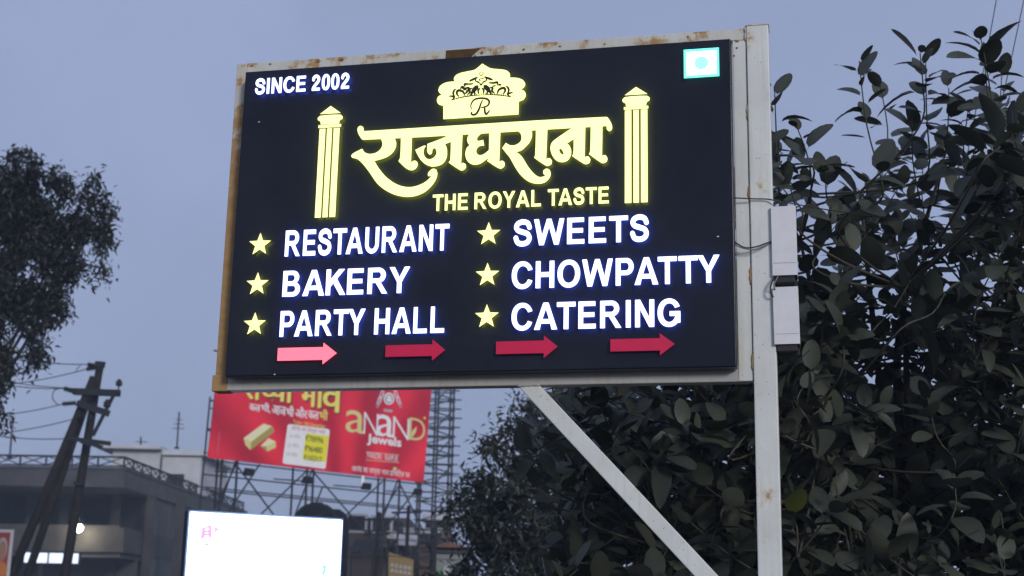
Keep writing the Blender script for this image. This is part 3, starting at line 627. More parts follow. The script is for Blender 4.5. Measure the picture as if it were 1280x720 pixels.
    cc = [Y(405+13*math.cos(k*.5236), 588+13*math.sin(k*.5236)) for k in range(12)]; shp(cc, gold, -.016, 'sun_mark')
    cc = [Y(612+8*math.cos(k*.785), 236+8*math.sin(k*.785)) for k in range(8)]; shp(cc, yel, -.012, 'ring_mark')
    # round emblem with a laurel of loops
    for rr_, m, y in ((38,wht,-.008),(31,lead,-.012)): shp([Y(366+rr_*.95*math.cos(k*.2618), 102+rr_*1.1*math.sin(k*.2618)) for k in range(24)], m, y, 'emblem_disc')
    tx('a', *Y(350,82), *Y(384,122), wht, .03, -.017)
    for s in (-1, 1):
        for k in range(4):
            c0 = (366+s*(48+k*9), 70+k*22); l = [Y(c0[0]+s*(14*math.cos(q*.5236)*.9+6*math.sin(q*.5236)), c0[1]+30*math.sin(q*.5236)) for q in range(12)]
            li = [Y(c0[0]+s*(9*math.cos(q*.5236)*.8+5*math.sin(q*.5236)), c0[1]+23*math.sin(q*.5236)) for q in range(12)]
            f = lambda q: (hp(*q)[0], ZH+hp(*q)[1])
            prism([[f(q) for q in l], [f(q) for q in li]], -.008-.001*k, -.004).build('laurel_loop', lead if k % 2 else wht, face)
    shp([Y(328,172),Y(392,180),Y(388,198),Y(330,190)], lead, -.008, 'ribbon')
    # small upright imprint at the far edge
    me = textmesh('Signage', 0.); v = np.array([p.co[:] for p in me.vertices]); lo, hi = v.min(0), v.max(0)
    a, b_ = hp(268,568), hp(275,540)
    for p in me.vertices: p.co = (b_[0]-(p.co.y-lo[1])/(hi[1]-lo[1])*(b_[0]-a[0])*.55, -.01, ZH+a[1]+(p.co.x-lo[0])/(hi[0]-lo[0])*(b_[1]-a[1]))
    link('lettering', me, pink, face)
    # pipe frame behind and below
    st = M['steel']; zr = P(400,648,45).z-.4
    ups = [hp(px, 590, .13)[0] for px in (277, 296, 384, 392, 481, 500, 526)]
    for i, x in enumerate(ups):
        MB().bar((x, .13, zr-3.4), (x, .13, ZH+HH-.2), .055).build('upright', st, H)
        if i % 2: MB().bar((x+.2, 1.5, zr-3.4), (x+.2, 1.5, ZH+2), .05).build('upright', st, H); MB().bar((x, .13, ZH+.2), (x+.2, 1.5, zr+.2), .04).build('diagonal', st, H)
    for i, (x0, x1, z0, z1) in enumerate(((ups[0],ups[1]+.9,zr-.1,ZH),(ups[1],ups[0]-.6,ZH-.1,zr-.5),(ups[1],ups[2]-.4,ZH-.05,zr-.2),(ups[2],ups[1]+.5,ZH-.05,zr),(ups[3],ups[4]-.3,ZH,zr-.1),(ups[4],ups[3]+.8,ZH-.1,zr+.1),(ups[4],ups[6],zr+.2,ZH-.1),(ups[5],ups[6]+.6,ZH,zr),(ups[2]+.1,ups[3]+.5,zr,ZH-.5),(ups[5],ups[4]-.6,ZH-.2,zr))):
        MB().bar((x0, .18+.03*(i % 3), z0), (x1, .18+.03*(i % 3), z1), .04).build('diagonal', st, H)
    for z, e in ((ZH-.06,.1),(ZH-.52,.5),(ZH-.98,.9),(zr+.25,.6)): MB().bar((-.1, .10, z), (HW+e, .10, z), .042).build('crossbar', st, H)
    for z, e in ((ZH-.75,.5),(zr,1.)): MB().bar((.4, 1.55, z), (HW+e, 1.55, z), .04).build('crossbar', st, H)
    for z in (ZH+.9, ZH+1.8, ZH+HH-.1): MB().bar((.0, .09, z), (HW, .09, z), .05).build('crossbar', st, H)
    for k in range(3):
        z = ZH+.15+.7*k; MB().bar((-.14+.05*(z-ZH), .06, z), (.1, .06, z), .035).build('edge_bracket', st, H)
    MB().bar((-.14, .05, zr+.4), (-.14+.05*1.9, .05, ZH+1.9), .04).build('edge_pipe', st, H)
    for px, py in ((311,590),(384,600),(458,608),(522,615)):
        x, z = hp(px, py, -1.0); fl = MB().bar((x-.5, .1, ZH+z+.05), (x, -.95, ZH+z-.04), .04).build('floodlight_arm', st, H)
        mb = MB(); hd = [(-.17,-.04,-.11),(.17,-.04,-.11),(.17,.10,-.11),(-.17,.10,-.11),(-.14,-.10,.10),(.14,-.10,.10),(.14,.03,.12),(-.14,.03,.12)]
        mb.add([(x+a, -1.0+b_, ZH+z+c) for a, b_, c in hd], [(0,3,2,1),(4,5,6,7),(0,1,5,4),(1,2,6,5),(2,3,7,6),(3,0,4,7)]); mb.build('floodlight', M['iron'], fl)
    # torn strip of vinyl hanging under the lower edge
    x, z = hp(452,597); MB().add([(x,-.005,ZH),(x+.12,-.005,ZH),(x+.09,-.03,ZH-.3),(x+.03,-.05,ZH-.5),(x-.02,-.03,ZH-.3)], [(0,1,2,4),(4,2,3)]).build('torn_strip', wht, face)
hoarding()
# ------------------------------------------------------------------ scaffold tower beside the hoarding
def scaffold():
    a = P(545,600,52); w = 1.15; top = P(550,470,52).z+1.2; t = thing('scaffold_tower', 'tall narrow steel lattice tower rising beside the red hoarding', 'tower', (a.x, a.y, 0), .15)
    st = M['steel']
    for x in (-w/2, 0, w/2):
        for y in (0, w): MB().bar((x, y, 0), (x, y, top), .07).build('upright', st, t)
    n = 24; h = (top-3.5)/n
    for k in range(n+1):
        z = 3.5+k*h; mb = MB(); e = R.uniform(.1,.35)
        mb.bar((-w/2-.1, -.03, z), (w/2+e, -.03, z), .045); mb.bar((-w/2-.1, w+.03, z+.1), (w/2+.2, w+.03, z+.1), .045)
        mb.bar((-w/2-.03, -.1, z+.05), (-w/2-.03, w+.1, z+.05), .03); mb.bar((w/2+.03, -.1, z+.05), (w/2+.03, w+.1, z+.05), .03)
        mb.build('rung_frame', st, t)
        if k < n:
            s = 1 if k % 2 else -1
            MB().bar((-s*w/2, -.05, z), (s*w/2, -.05, z+h), .045).build('diagonal', st, t)
            if k % 3 == 0: MB().bar((0, -.06, z), (w/2, -.06, z+2*h), .045).build('diagonal', st, t)
scaffold()
# ------------------------------------------------------------------ bright LED screen
def screen():
    Y = 16.; a = P(238,640,Y); b = P(427,648.5,Y*1.055); b.z = a.z; d = (b-a); w = d.length; yaw = math.atan2(d.y, d.x); h = 1.45
    t = thing('led_screen', 'glaring white outdoor LED screen in a black cabinet', 'screen', (a.x, a.y, 0), yaw)
    bz = mat('glow_tinted_bezel', (.20,.27,.36), .6, noise=.2)  # blue put into the frame colour for the glow round the display
    z1 = a.z; fr = .022
    MB().box(-fr, .012, z1-h-fr, w+fr, .16, z1+fr).build('cabinet', M['tank'], t, bevel=.008)
    for x0, x1, za, zb in ((-fr,w+fr,z1+.002,z1+fr),(-fr,w+fr,z1-h-fr,z1-h-.002),(-fr,-.002,z1-h-.002,z1+.002),(w+.002,w+fr,z1-h-.002,z1+.002)): MB().box(x0, -.002, za, x1, .0115, zb).build('bezel', bz, t)
    dm = mat('lit_display', (.8,.8,.8), .4, emit=(2.1,2.6,4.6), estr=1)
    di = MB().box(0, -.025, z1-h, w, .0115, z1).build('display', dm, t)
    pk = mat('display_pink', (.8,.4,.7), .4, emit=(.80,.22,.55), estr=1); cy = mat('display_blue', (.3,.7,.8), .4, emit=(.13,.62,.78), estr=1); pg = mat('display_pale', (.7,.7,.7), .4, emit=(.86,.82,.9), estr=1)
    def q(px, py): 
        dd = ray(px, py); sy = Vector((-math.sin(yaw), math.cos(yaw), 0)); sxv = Vector((math.cos(yaw), math.sin(yaw), 0)); k = (Vector((a.x,a.y,1.6))-EYE).dot(sy)/dd.dot(sy); r = EYE+dd*k
        return (r-Vector((a.x,a.y,0))).dot(sxv), r.z
    Z = lambda x, y: (225+x/5.82, 625+y/5.82)
    def s(pts, m, nm):
        if m is pk: cx, cy_ = sum(p[0] for p in pts)/len(pts), sum(p[1] for p in pts)/len(pts); pts = [(x+(x-cx)*.12+math.copysign(2.5, x-cx), y+math.copysign(2.5, y-cy_)) for x, y in pts]
        prism([[q(*Z(*p)) for p in pts]], -.029, -.0255).build(nm, m, di)
    for pts in ([(146,280),(158,200),(176,200),(168,280)],[(202,270),(207,190),(224,190),(222,272)],[(172,200),(210,182),(213,198),(176,216)],[(170,224),(207,220),(207,234),(170,239)],[(168,246),(206,242),(206,256),(167,262)],[(248,198),(260,198),(258,240),(248,240)],[(258,210),(278,204),(282,216),(259,225)]): s(pts, pk, 'logo_stroke')
    s([(152,321),(190,314),(226,322),(190,332)], pk, 'logo_base'); s([(1024,472),(1060,476),(1052,522),(1038,552),(1020,546),(1036,505)], cy, 'blue_mark')
    for k in range(9): s([(480+k*30,290-(k%3)*14),(494+k*30,284-(k%3)*14),(496+k*30,290-(k%3)*14),(482+k*30,297-(k%3)*14)], pg, 'faint_mark')
    s([(310,222),(322,226),(320,236),(312,233)], pg, 'faint_mark')
    for x in (w*.2, w*.8): MB().box(x-.05, .03, 0, x+.05, .13, z1-h-fr-.001).build('leg', M['iron'], t)
screen()
# ------------------------------------------------------------------ concrete building with roof railing
def concrete_building():
    Y = 70.; c = P(161,589,Y); xr = c.x; zt = c.z; x0 = -44.; yb = 97.
    t = thing('concrete_building', 'grey concrete building with cross-braced roof railing and dark open upper floor', 'building', (xr, Y, 0), math.radians(-2.2))
    o = 0; C_, L0 = M['concrete'], x0-xr
    zs = P(160,611,Y).z; zp1 = P(100,657,Y+1).z; zp0 = P(100,690,Y+1).z; D = yb-Y
    MB().box(L0, -.6, zs, 0, D, zt).build('roof_slab', C_, t, bevel=.03)
    MB().box(L0, -.66, zt, .06, D, zt+.12).build('coping', C_, t)
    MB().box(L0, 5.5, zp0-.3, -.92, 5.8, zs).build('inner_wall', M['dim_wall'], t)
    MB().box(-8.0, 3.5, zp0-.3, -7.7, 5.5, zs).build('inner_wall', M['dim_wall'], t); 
    MB().box(L0, .6, zp0-.25, -.3, 5.5, zp0-.02).build('floor_slab', C_, t)
    MB().box(L0, .4, zp0, -.35, .6, zp1).build('parapet', M['concrete2'], t)
    MB().box(-.35, .4, zp0, -.1, D-2, zp1-.1).build('parapet', M['concrete2'], t)
    for px in (18, 61, 128, 173, 212):
        p = P(px, 640, Y+1.4); MB().box(p.x-xr-.22, 3.2, 0, p.x-xr+.22, 3.44, zs).build('column', M['concrete2'], t)
    MB().box(-.9, 5.5, 0, -.15, D-1, zs-.01).build('side_wall', C_, t)
    for k in range(3): MB().box(-.148, 11+k*4.4, zp1+.2, -.09, 13.2+k*4.4, zs-.4).build('window', M['glass_dark'], t)
    # ground floor shops
    MB().box(L0, 3.5, 0, -.3, 3.8, zp0-.26).build('shop_wall', M['shop_dark'], t)
    for k in range(7): MB().box(L0+.5+k*3.4, 3.3, 0, L0+3.4+k*3.4, 3.48, zp0-1.1).build('shutter', M['iron'], t)
    # roof railing: top and bottom rail, posts and crosses, along the front and the receding side
    ir = M['iron']; zh = P(80,571,Y).z-zt-.12; zb = zt+.12
    def run(p, q, n, nm):
        p, q = Vector(p), Vector(q)
        MB().bar(p+Vector((0,0,zh)), q+Vector((0,0,zh)), .09).build('top_rail', ir, t); MB().bar(p+Vector((0,0,.08)), q+Vector((0,0,.08)), .07).build('bottom_rail', ir, t)
        for k in range(n+1):
            a = p.lerp(q, k/n); MB().bar(a, a+Vector((0,0,zh)), .08).build('rail_post', ir, t)
            if k < n:
                b = p.lerp(q, (k+1)/n)
                MB().bar(a+Vector((0,0,.08)), b+Vector((0,0,zh)), .05).build('cross_bar', ir, t); MB().bar(a+Vector((.02,.03,zh)), b+Vector((.02,.03,.08)), .05).build('cross_bar', ir, t)
    run((L0,-.4,zb), (-.15,-.4,zb), 19, ''); run((-.15,-.4,zb), (-.15,D-.5,zb), 17, '')
concrete_building()
def roof_room():
    a, b = P(124,570,84), P(252,570,84); z0 = P(161,589,70).z+.1; z1 = P(160,562,84).z; z2 = P(160,557.5,84).z
    t = thing('rooftop_room', 'pale whitewashed room standing on the roof of the concrete building', 'building', (a.x, 84, z0))
    w = b.x-a.x; MB().box(.8, 0, 0, w, 8, z1-z0).build('wall', M['white_wall'], t); MB().box(-.1, -.6, z1-z0, w*.62, 8.4, z2-z0).build('roof', M['white_wall'], t, bevel=.02)
    MB().box(w*.62+.01, -.3, z1-z0-.3, w+.5, 8.2, z1-z0-.02).build('roof_step', M['white_wall'], t)
    MB().box(w*.62-.12, -.02, .1, w*.62, -.001, z1-z0-.4).build('rain_pipe', M['concrete'], t)
    for k in range(2): MB().box(2+k*2.2, -.03, .5, 3+k*2.2, -.001, 1.2).build('window', M['glass_dark'], t)
roof_room()
def mast(px, py0, py1, Y, label, prongs, lean=0.):
    a, b = P(px, py1, Y), P(px+lean, py0, Y); t = thing('antenna_mast', label, 'mast', (a.x, a.y, a.z))
    h = b.z-a.z; MB().tube([(0,0,0),(b.x-a.x,0,h)], .05, 6).build('pole', M['iron'], t)
    for k in range(prongs): z = h*(.55+.12*k); MB().bar((-.35+.07*k, 0, z), (.35-.07*k, 0, z), .04).build('prong', M['iron'], t)
    MB().box(-.12, -.12, 0, .12, .12, .1).build('base', M['iron'], t)
mast(221, 515, 561, 84, 'thin antenna mast with short prongs on the pale rooftop room', 3, 3)
mast(12, 526, 573, 72, 'thin mast standing at the far edge of the railed roof', 1, 4)
mast(176, 546, 560, 84, 'stubby pipe on the pale rooftop room', 1)
# lamps and lit strip on the building
def lamp(px, py, Y, r, label, watts):
    p = P(px, py, Y); t = thing('wall_lamp', label, 'lamp', p)
    bm = bmesh.new(); bmesh.ops.create_icosphere(bm, subdivisions=2, radius=r); me = bpy.data.meshes.new('bulb'); bm.to_mesh(me); bm.free(); me.shade_smooth()
    link('bulb', me, M['lamp_lit'], t)
    sh = MB(); n = 12
    for k in range(n): an = 2*math.pi*k/n; sh.v += [(r*.5*math.cos(an), r*.5*math.sin(an), r*1.9), (r*1.7*math.cos(an), r*1.7*math.sin(an), r*.75)]
    sh.f = [(2*k, 2*((k+1) % n), 2*((k+1) % n)+1, 2*k+1) for k in range(n)]; sh.build('shade', M['iron'], t)
    MB().bar((0,0,r*1.9), (0,1.0,r*2.2), .05).build('bracket', M['iron'], t)
    if watts:
        l = bpy.data.lights.new('glow', 'POINT'); l.energy = watts; l.color = (1,.9,.68); l.shadow_soft_size = r; o = bpy.data.objects.new('glow', l); COL.objects.link(o); o.parent = t; o.location = (0, 0, -r*1.3)
lamp(98.5, 660, 69.6, .21, 'bright lit lamp glaring on the parapet of the concrete building', 170)
lamp(97, 648.5, 69.3, .075, 'small lit bulb just above the glaring lamp', 0)
def strip():
    a, b = P(30, 703, 68.5), P(98, 692, 68.5); t = thing('lit_shop_strip', 'white glowing strip of four panels above the dark shops', 'lightbox', (a.x, a.y, a.z))
    w, h = b.x-a.x, b.z-a.z
    MB().box(-.05, .06, -.06, w+.05, .3, h+.06).build('frame', M['iron'], t)
    for x0, x1 in ((.0,.17),(.20,.42),(.46,.80),(.83,1.0)): MB().box(x0*w, 0, 0, x1*w, .055, h).build('pane', M['lightbox'], t)
    for x in (.3*w, .85*w): MB().box(x-.06, .12, -a.z, x+.06, .24, -.065).build('leg', M['iron'], t)
strip()
def poster():
    a, b = P(-22, 724, 34), P(15.5, 663, 34); w, h = b.x-a.x, b.z-a.z
    t = thing('poster_board', 'red poster board with a white border and a portrait', 'poster', (a.x, a.y, a.z), .05)
    red, wh, skin, hair, org = flat_mat('poster_red', (.30,.03,.035)), flat_mat('poster_white', (.5,.5,.52)), flat_mat('poster_skin', (.30,.16,.10)), flat_mat('poster_hair', (.35,.33,.32)), flat_mat('poster_orange', (.5,.16,.03))
    MB().box(-.02, .01, -.4, w+.02, .06, h+.02).build('backing', wh, t); MB().box(.03, 0, -.35, w-.05, .0095, h-.05).build('sheet', red, t)
    def blob(cx, cz, rx, rz, m, y, nm, lo=0, n=18): prism([[(cx+rx*math.cos(2*math.pi*k/n), cz+rz*math.sin(2*math.pi*k/n)) for k in range(n)]], y, y+.003).build(nm, m, t)
    blob(w*.66, h*.62, w*.20, h*.24, hair, -.004, 'printed_hair'); blob(w*.66, h*.57, w*.16, h*.21, skin, -.008, 'printed_face'); blob(w*.64, h*.20, w*.30, h*.17, org, -.004, 'printed_shoulders')
    for x in (.15, w-.15): MB().box(x-.05, .065, -a.z, x+.05, .14, h-.2).build('leg', M['iron'], t)
poster()
# ------------------------------------------------------------------ utility poles and wires
def utility():
    Y = 38.; top = P(125,457,Y); g = P(81,720,Y); f = top.z/(top.z-g.z); base = top.lerp(g, f)
    t = thing('utility_pole', 'dark leaning power pole propped by two struts, with crossarms and insulators', 'power pole', (base.x, base.y, 0))
    def l(p): return p-Vector((base.x, base.y, 0))
    def down(a, b): a, b = l(a), l(b); k = a.z/(a.z-b.z); return a, a.lerp(b, k*1.02)
    a, b = down(top, g); pl = MB().tube([a, b], [.105, .145], 8).build('pole', M['pole'], t, True)
    MB().tube([a+Vector((0,0,-.06)), a+Vector((0,0,.10))], [.13, .15], 8).build('pole_cap', M['iron'], pl)
    for p0, p1, yy, r in (((117.5,471),(14,720),37.7,.105),((113,490),(34,720),38.5,.095)):
        a, b = down(P(*p0, yy), P(*p1, yy)); MB().tube([a, b], [r, r+.03], 8).build('strut', M['pole'], t, True)
    def arm(x0, y0, x1, y1, yy, w): MB().bar(l(P(x0,y0,yy)), l(P(x1,y1,yy)), w).build('crossarm', M['iron'], t)
    arm(92,489.5,150,491.5,37.6,.17); arm(97,504,136,517,37.5,.17); arm(86,548,138,554.5,37.6,.11); arm(101,552,128,559,37.4,.09)
    arm(142,494,116,545,37.5,.08); arm(110,452+3,122,458,37.8,.08)
    def ins(x, y, r, h, yy=37.5):
        p = l(P(x,y,yy)); prof = [(.3,0),(.9,.15),(1,.3),(.6,.38),(.95,.5),(1,.62),(.5,.75),(.6,.9),(.2,1)]
        mb = MB(); n = 10
        for rr, zz in prof:
            for k in range(n): an = 2*math.pi*k/n; mb.v.append((p.x+r*rr*math.cos(an), p.y+r*rr*math.sin(an), p.z+h*zz))
        for i in range(len(prof)-1):
            for k in range(n): mb.f.append((i*n+k, i*n+(k+1) % n, (i+1)*n+(k+1) % n, (i+1)*n+k))
        mb.f += [tuple(range(n))]; mb.build('insulator', M['porcelain'], t, True)
        MB().bar(p+Vector((0,0,-.2)), p+Vector((0,0,.02)), .03).build('pin', M['iron'], t)
    ins(148.5,483,.10,.20); ins(133.5,510,.11,.24); ins(113,526,.09,.20)
    def strain(x0, y0, x1, y1):
        a, b = l(P(x0,y0,37.5)), l(P(x1,y1,37.5)); n = 7
        MB().tube([a.lerp(b, k/(2*n)) for k in range(2*n+1)], [.025 if k % 2 == 0 else .075 for k in range(2*n+1)], 8).build('strain_insulator', M['porcelain'], t, True)
    strain(110,455.5,122,458.5); strain(108,461.5,122,459.5); strain(80,485.5,92,489); strain(78,505,95,503.5); strain(98,521.5,106,521)
    MB().tube([l(P(x,y,37.5)) for x, y in ((101,457),(97,460),(95,464))], .012, 5).build('jumper', M['cable'], t)
    MB().tube([l(q) for q in spline([P(79,485,37.5),P(68,488,37.6),P(66,498,37.6),P(73,507,37.5)], 6)], .014, 5).build('jumper', M['cable'], t)
    a, b = l(P(97,604,37.8)), l(P(106,604,37.8)); MB().bar(a-Vector((.1,0,0)), b, .1).build('clamp', M['iron'], t)
utility()
def wire(p, q, sag, r, label, group=None):
    n = 14; pts = [p.lerp(q, k/n)-Vector((0,0,sag*4*(k/n)*(1-k/n))) for k in range(n+1)]
    tag(MB().tube(pts, r, 5).build('overhead_wire', M['cable'], None, True), label, 'wire', group)
for (x0,y0,x1,y1,yy), lb in (((110,455.5,-40,437,42),'uppermost wire running off the head of the leaning pole'),((108,461.5,-40,483,40),'wire falling away below the head of the leaning pole'),((80,485.5,-40,470,42),'wire from the strain insulator of the upper crossarm'),
        ((112,486,-40,466,44),'wire passing over the upper crossarm'),((78,505,-40,518,41),'wire from the strain insulator of the second crossarm'),((100,521.5,-40,543,41),'wire from below the second crossarm'),((88,548,-40,537,43),'wire from the low slanted crossarm')):
    wire(P(x0,y0,37.5), P(x1,y1,yy), .12, .014, lb, 'wires at the leaning power pole')
wire(P(1249,-20,11), P(1196,260,9.2), .02, .0042, 'first cable slanting down into the leafy tree from above'); wire(P(1284,-20,11), P(1222,260,9.4), .02, .0042, 'cable at the right edge slanting down into the leafy tree')
wire(P(555,594,51), P(700,596,60), .1, .014, 'thin wire leaving the lattice tower towards the hazy tree'); wire(P(540,604,48), P(700,640,60), .1, .014, 'lower thin wire from the lattice tower towards the hazy tree')
for k, (a, b, c, d) in enumerate(((430,668,600,676),(430,688,610,700))): wire(P(a,b,41), P(c,d,44), .08, .013, ('upper','lower')[k]+' cable strung in front of the brown houses')
# ------------------------------------------------------------------ houses behind the screen
def house(name, label, px0, px1, pyt, Y, D, wm, rooftop=None, wins=(), par=.5, cat='building', rz=0.):
    a, b = P(px0, pyt, Y), P(px1, pyt, Y); w = b.x-a.x; z = a.z
    t = thing(name, label, cat, (a.x, Y, 0), rz)
    wl = MB().box(0, 0, 0, w, D, z-par).build('wall', wm, t); MB().box(-.15, -.15, z-par, w+.15, D+.15, z-par+.14).build('roof_edge', M['concrete'], t)
    for x0, y0, x1, y1 in ((0,0,w,.15),(0,.15,.15,D),(w-.15,.15,w,D)): MB().box(x0, y0, z-par+.14, x1, y1, z).build('parapet', wm, t)
    for (u0, u1, v0, v1) in wins:
        x0, x1 = u0*w, u1*w; z0, z1 = P(px0,v1,Y).z, P(px0,v0,Y).z
        wi = MB().box(x0, -.03, z0, x1, -.002, z1).build('window', M['glass_dark'], t); MB().box(x0-.08, -.12, z0-.1, x1+.08, -.002, z0-.005).build('sill', M['concrete'], wi)
        MB().box((x0+x1)/2-.03, -.05, z0+.005, (x0+x1)/2+.03, -.032, z1).build('mullion', M['iron'], wi)
    return t, w, z
house('brown_house', 'brown plastered flat-roofed house behind the bright screen', 432, 500, 666, 52, 9, M['brown_wall'], wins=((.55,.75,676,690),(.1,.3,678,692)))
house('grey_house', 'dark grey upper block rising behind the brown house', 430, 512, 646, 60, 8, M['concrete'], wins=((.1,.22,650,660),(.45,.6,651,661),(.75,.9,651,661)))
t_, w_, z_ = house('tan_house', 'tan house with a pale rooftop room beside the lattice tower', 505, 556, 662, 56, 8, M['tan_wall'], wins=((.55,.75,676,686),(.2,.4,692,706)))
_x = lambda px: P(px, 650, 57).x-P(505, 662, 56).x
MB().box(_x(529), .6, P(540,652,57).z, _x(567), 4.4, P(540,643.5,57).z).build('rooftop_roof', M['white_wall'], t_, bevel=.03)
MB().box(_x(532), 1.0, z_-.45, _x(562), 4, P(540,652,57).z).build('rooftop_wall', M['tan_wall'], t_)
for a_, b_ in ((533,541),(544,551),(554,560)): MB().box(_x(a_), .94, z_-.2, _x(b_), .998, P(540,653.5,57).z).build('opening', M['glass_dark'], t_)
MB().box(_x(508), -.5, z_-.16, _x(556), -.16, z_+.05).build('ledge', M['white_wall'], t_)
house('painted_shed', 'small shed with a painted front at the foot of the hazy tree', 542, 582, 690, 46, 5, flat_mat('mural_base', (.20,.22,.23)), par=.02)
def shed_roof():
    o = bpy.data.objects['painted_shed']; a, b = P(540,690,46), P(585,690,46); w = b.x-a.x; z = P(560,690,46).z+.13; zr = P(560,678,46).z
    MB().add([(-.2,-.4,z),(w,-.4,z),(w,5.3,z),(-.2,5.3,z),(w*.45,-.4,zr),(w*.45,5.3,zr)], [(0,1,4),(2,3,5),(0,4,5,3),(1,2,5,4),(0,3,2,1)]).build('pitched_roof', mat('rusty_roof_sheet', (.17,.08,.055), .8, noise=.4, nscale=3), o)
    g = [flat_mat('mural_'+n, c) for n, c in (('blue',(.10,.22,.40)),('green',(.10,.24,.10)),('yellow',(.42,.34,.08)),('pale',(.42,.44,.46)))]
    for k in range(12):
        x = R.uniform(.15, w-.5); zz = R.uniform(.6, z-.5); r = R.uniform(.12,.4)
        prism([[(x+r*.6*math.cos(q*.7)*R.uniform(.7,1.2), zz+r*math.sin(q*.7)*R.uniform(.7,1.2)) for q in range(9)]], -.012-.001*k, -.003).build('mural_patch', g[k % 4], o)
    MB().bar((w*.02,-.5,0), (w*.02,-.5,z+.6), .2).build('corner_post', M['iron'], o)
shed_roof()
def board(name, label, pts, Y, D, m, rows, rm, legs=True):
    q = [P(*p, Y) for p in pts]; t = thing(name, label, 'signboard', (q[0].x, Y, 0))
    l = [(p.x-q[0].x, p.z) for p in q]; f = prism([l], 0, .05).build('face', m, t)
    x0, x1 = min(p[0] for p in l), max(p[0] for p in l); z1, z0 = max(p[1] for p in l), min(p[1] for p in l)
    for k in range(rows):
        zz = z1-(z1-z0)*(.32+.15*k)
        for j in range(5):
            a = x0+(x1-x0)*(.1+.17*j); prism([[(a, zz-.02*j), (a+(x1-x0)*R.uniform(.09,.14), zz-.02*j), (a+(x1-x0)*R.uniform(.09,.14), zz-.1-.02*j), (a, zz-.1-.02*j)]], -.008, 0).build('text_block', rm, f)
    for u in (.15, .85): MB().bar((x0+(x1-x0)*u, .1, 0), (x0+(x1-x0)*u, .1, z0+.3), .09).build('leg', M['iron'], t)
board('yellow_signboard', 'yellow signboard with rows of pale lettering near the painted shed', ((486,690),(517,700),(516,735),(485,730)), 44, .05, flat_mat('board_yellow', (.24,.165,.05)), 2, flat_mat('board_text', (.34,.34,.35)))
board('white_signboard', 'small blank white board on the brown house roof', ((484,663.5),(497,664.5),(496.5,674.5),(484,673.5)), 50, .05, flat_mat('board_white', (.42,.42,.43)), 0, None)
def clutter():
    def pole(px, py, Y, label, arms):
        p = P(px, py, Y); t = thing('service_pole', label, 'pole', (p.x, Y, 0), 0, 'thin poles before the houses'); MB().tube([(0,0,0),(.05,0,p.z)], [.09,.06], 8).build('shaft', M['pole'], t)
        for k in range(arms): z = p.z-.25-.45*k; MB().bar((-.5+.12*k,-.02,z), (.5-.1*k,-.02,z+.05), .07).build('crossarm', M['iron'], t)
    pole(472, 640, 43, 'thin service pole nearest the bright screen', 2); pole(509, 632, 47, 'taller thin service pole in front of the tan house', 1); pole(539, 668, 45, 'dark short pole at the corner of the painted shed', 0)
    for px0, px1, py, Y, m, lb in ((436,470,689,47,'iron','dark corrugated awning on the front of the brown house'),(494,520,681,50,'white_wall','pale sloping awning in front of the tan house')):
        a, b = P(px0,py,Y), P(px1,py,Y); w = b.x-a.x; t = thing('awning', lb, 'awning', (a.x, Y, a.z)); n = 14; mb = MB()
        for k in range(n+1): x = w*k/n; z = .04*(k % 2); mb.v += [(x,0,z),(x,1.6,.45+z),(x,0,z-.02),(x,1.6,.43+z)]
        for k in range(n): o = 4*k; mb.f += [(o,o+4,o+5,o+1),(o+2,o+3,o+7,o+6),(o,o+2,o+6,o+4)]
        mb.build('sheet', M[m], t)
        for x in (.1, w-.1): MB().bar((x,.1,-a.z), (x,.1,0), .07).build('prop', M['iron'], t)
    for px, py, Y, lb in ((447,655,59.6,'boxy cooler on the grey upper block, nearest the screen'),(478,657,59.6,'boxy cooler on the grey upper block, farther from the screen')):
        p = P(px,py,Y); t = thing('air_cooler', lb, 'cooler', p, 0, 'coolers on the grey block'); MB().box(-.45,-.5,-.4,.45,.0,.4).build('case', M['white_wall'], t, bevel=.02); MB().box(-.36,-.515,-.3,.36,-.501,.3).build('grille', M['iron'], t); MB().box(-.5,-.45,-.46,.5,.35,-.405).build('shelf', M['iron'], t)
clutter()
def tank(px, py, Y, r, label):
    p = P(px, py, Y); t = thing('water_tank', label, 'water tank', (p.x, Y, 0), 0, 'black water tanks behind the screen')
    z = p.z; prof = [(r,z-1.7),(r,z-1.25),(r*1.03,z-1.2),(r,z-1.15),(r,z-.7),(r*1.03,z-.65),(r,z-.6),(r*.97,z-.34),(r*.90,z-.22),(r*.74,z-.11),(r*.5,z-.04),(r*.25,z-.015)]; n = 28; mb = MB()
    for rr, zz in prof:
        for k in range(n): an = 2*math.pi*k/n; mb.v.append((rr*math.cos(an), rr*math.sin(an), zz))
    for i in range(len(prof)-1):
        for k in range(n): mb.f.append((i*n+k, i*n+(k+1) % n, (i+1)*n+(k+1) % n, (i+1)*n+k))
    mb.f.append(tuple(range((len(prof)-1)*n, len(prof)*n))); b = mb.build('body', M['tank'], t, True)
    MB().tube([(0,0,z-.03),(0,0,z+.005)], r*.3, 16).build('lid', M['tank'], t)
    for x, y in ((-.5,-.5),(.5,-.5),(.5,.5),(-.5,.5)): MB().bar((x*r*1.3,y*r*1.3,0), (x*r*1.3,y*r*1.3,z-1.75), .12).build('stand_leg', M['iron'], t)
    MB().box(-r, -r, z-1.75, r, r, z-1.7).build('platform', M['iron'], t)
    return t, z, r
tk, z_, r_ = tank(396, 628.5, 30, .46, 'larger black water tank showing its dome above the screen')
MB().box(-.04, -r_*1.0-.004, z_-.52, .13, -r_*.94, z_-.46).build('maker_mark', M['white_box'], tk)
tank(421, 637, 30.5, .29, 'smaller black water tank beside the larger dome')
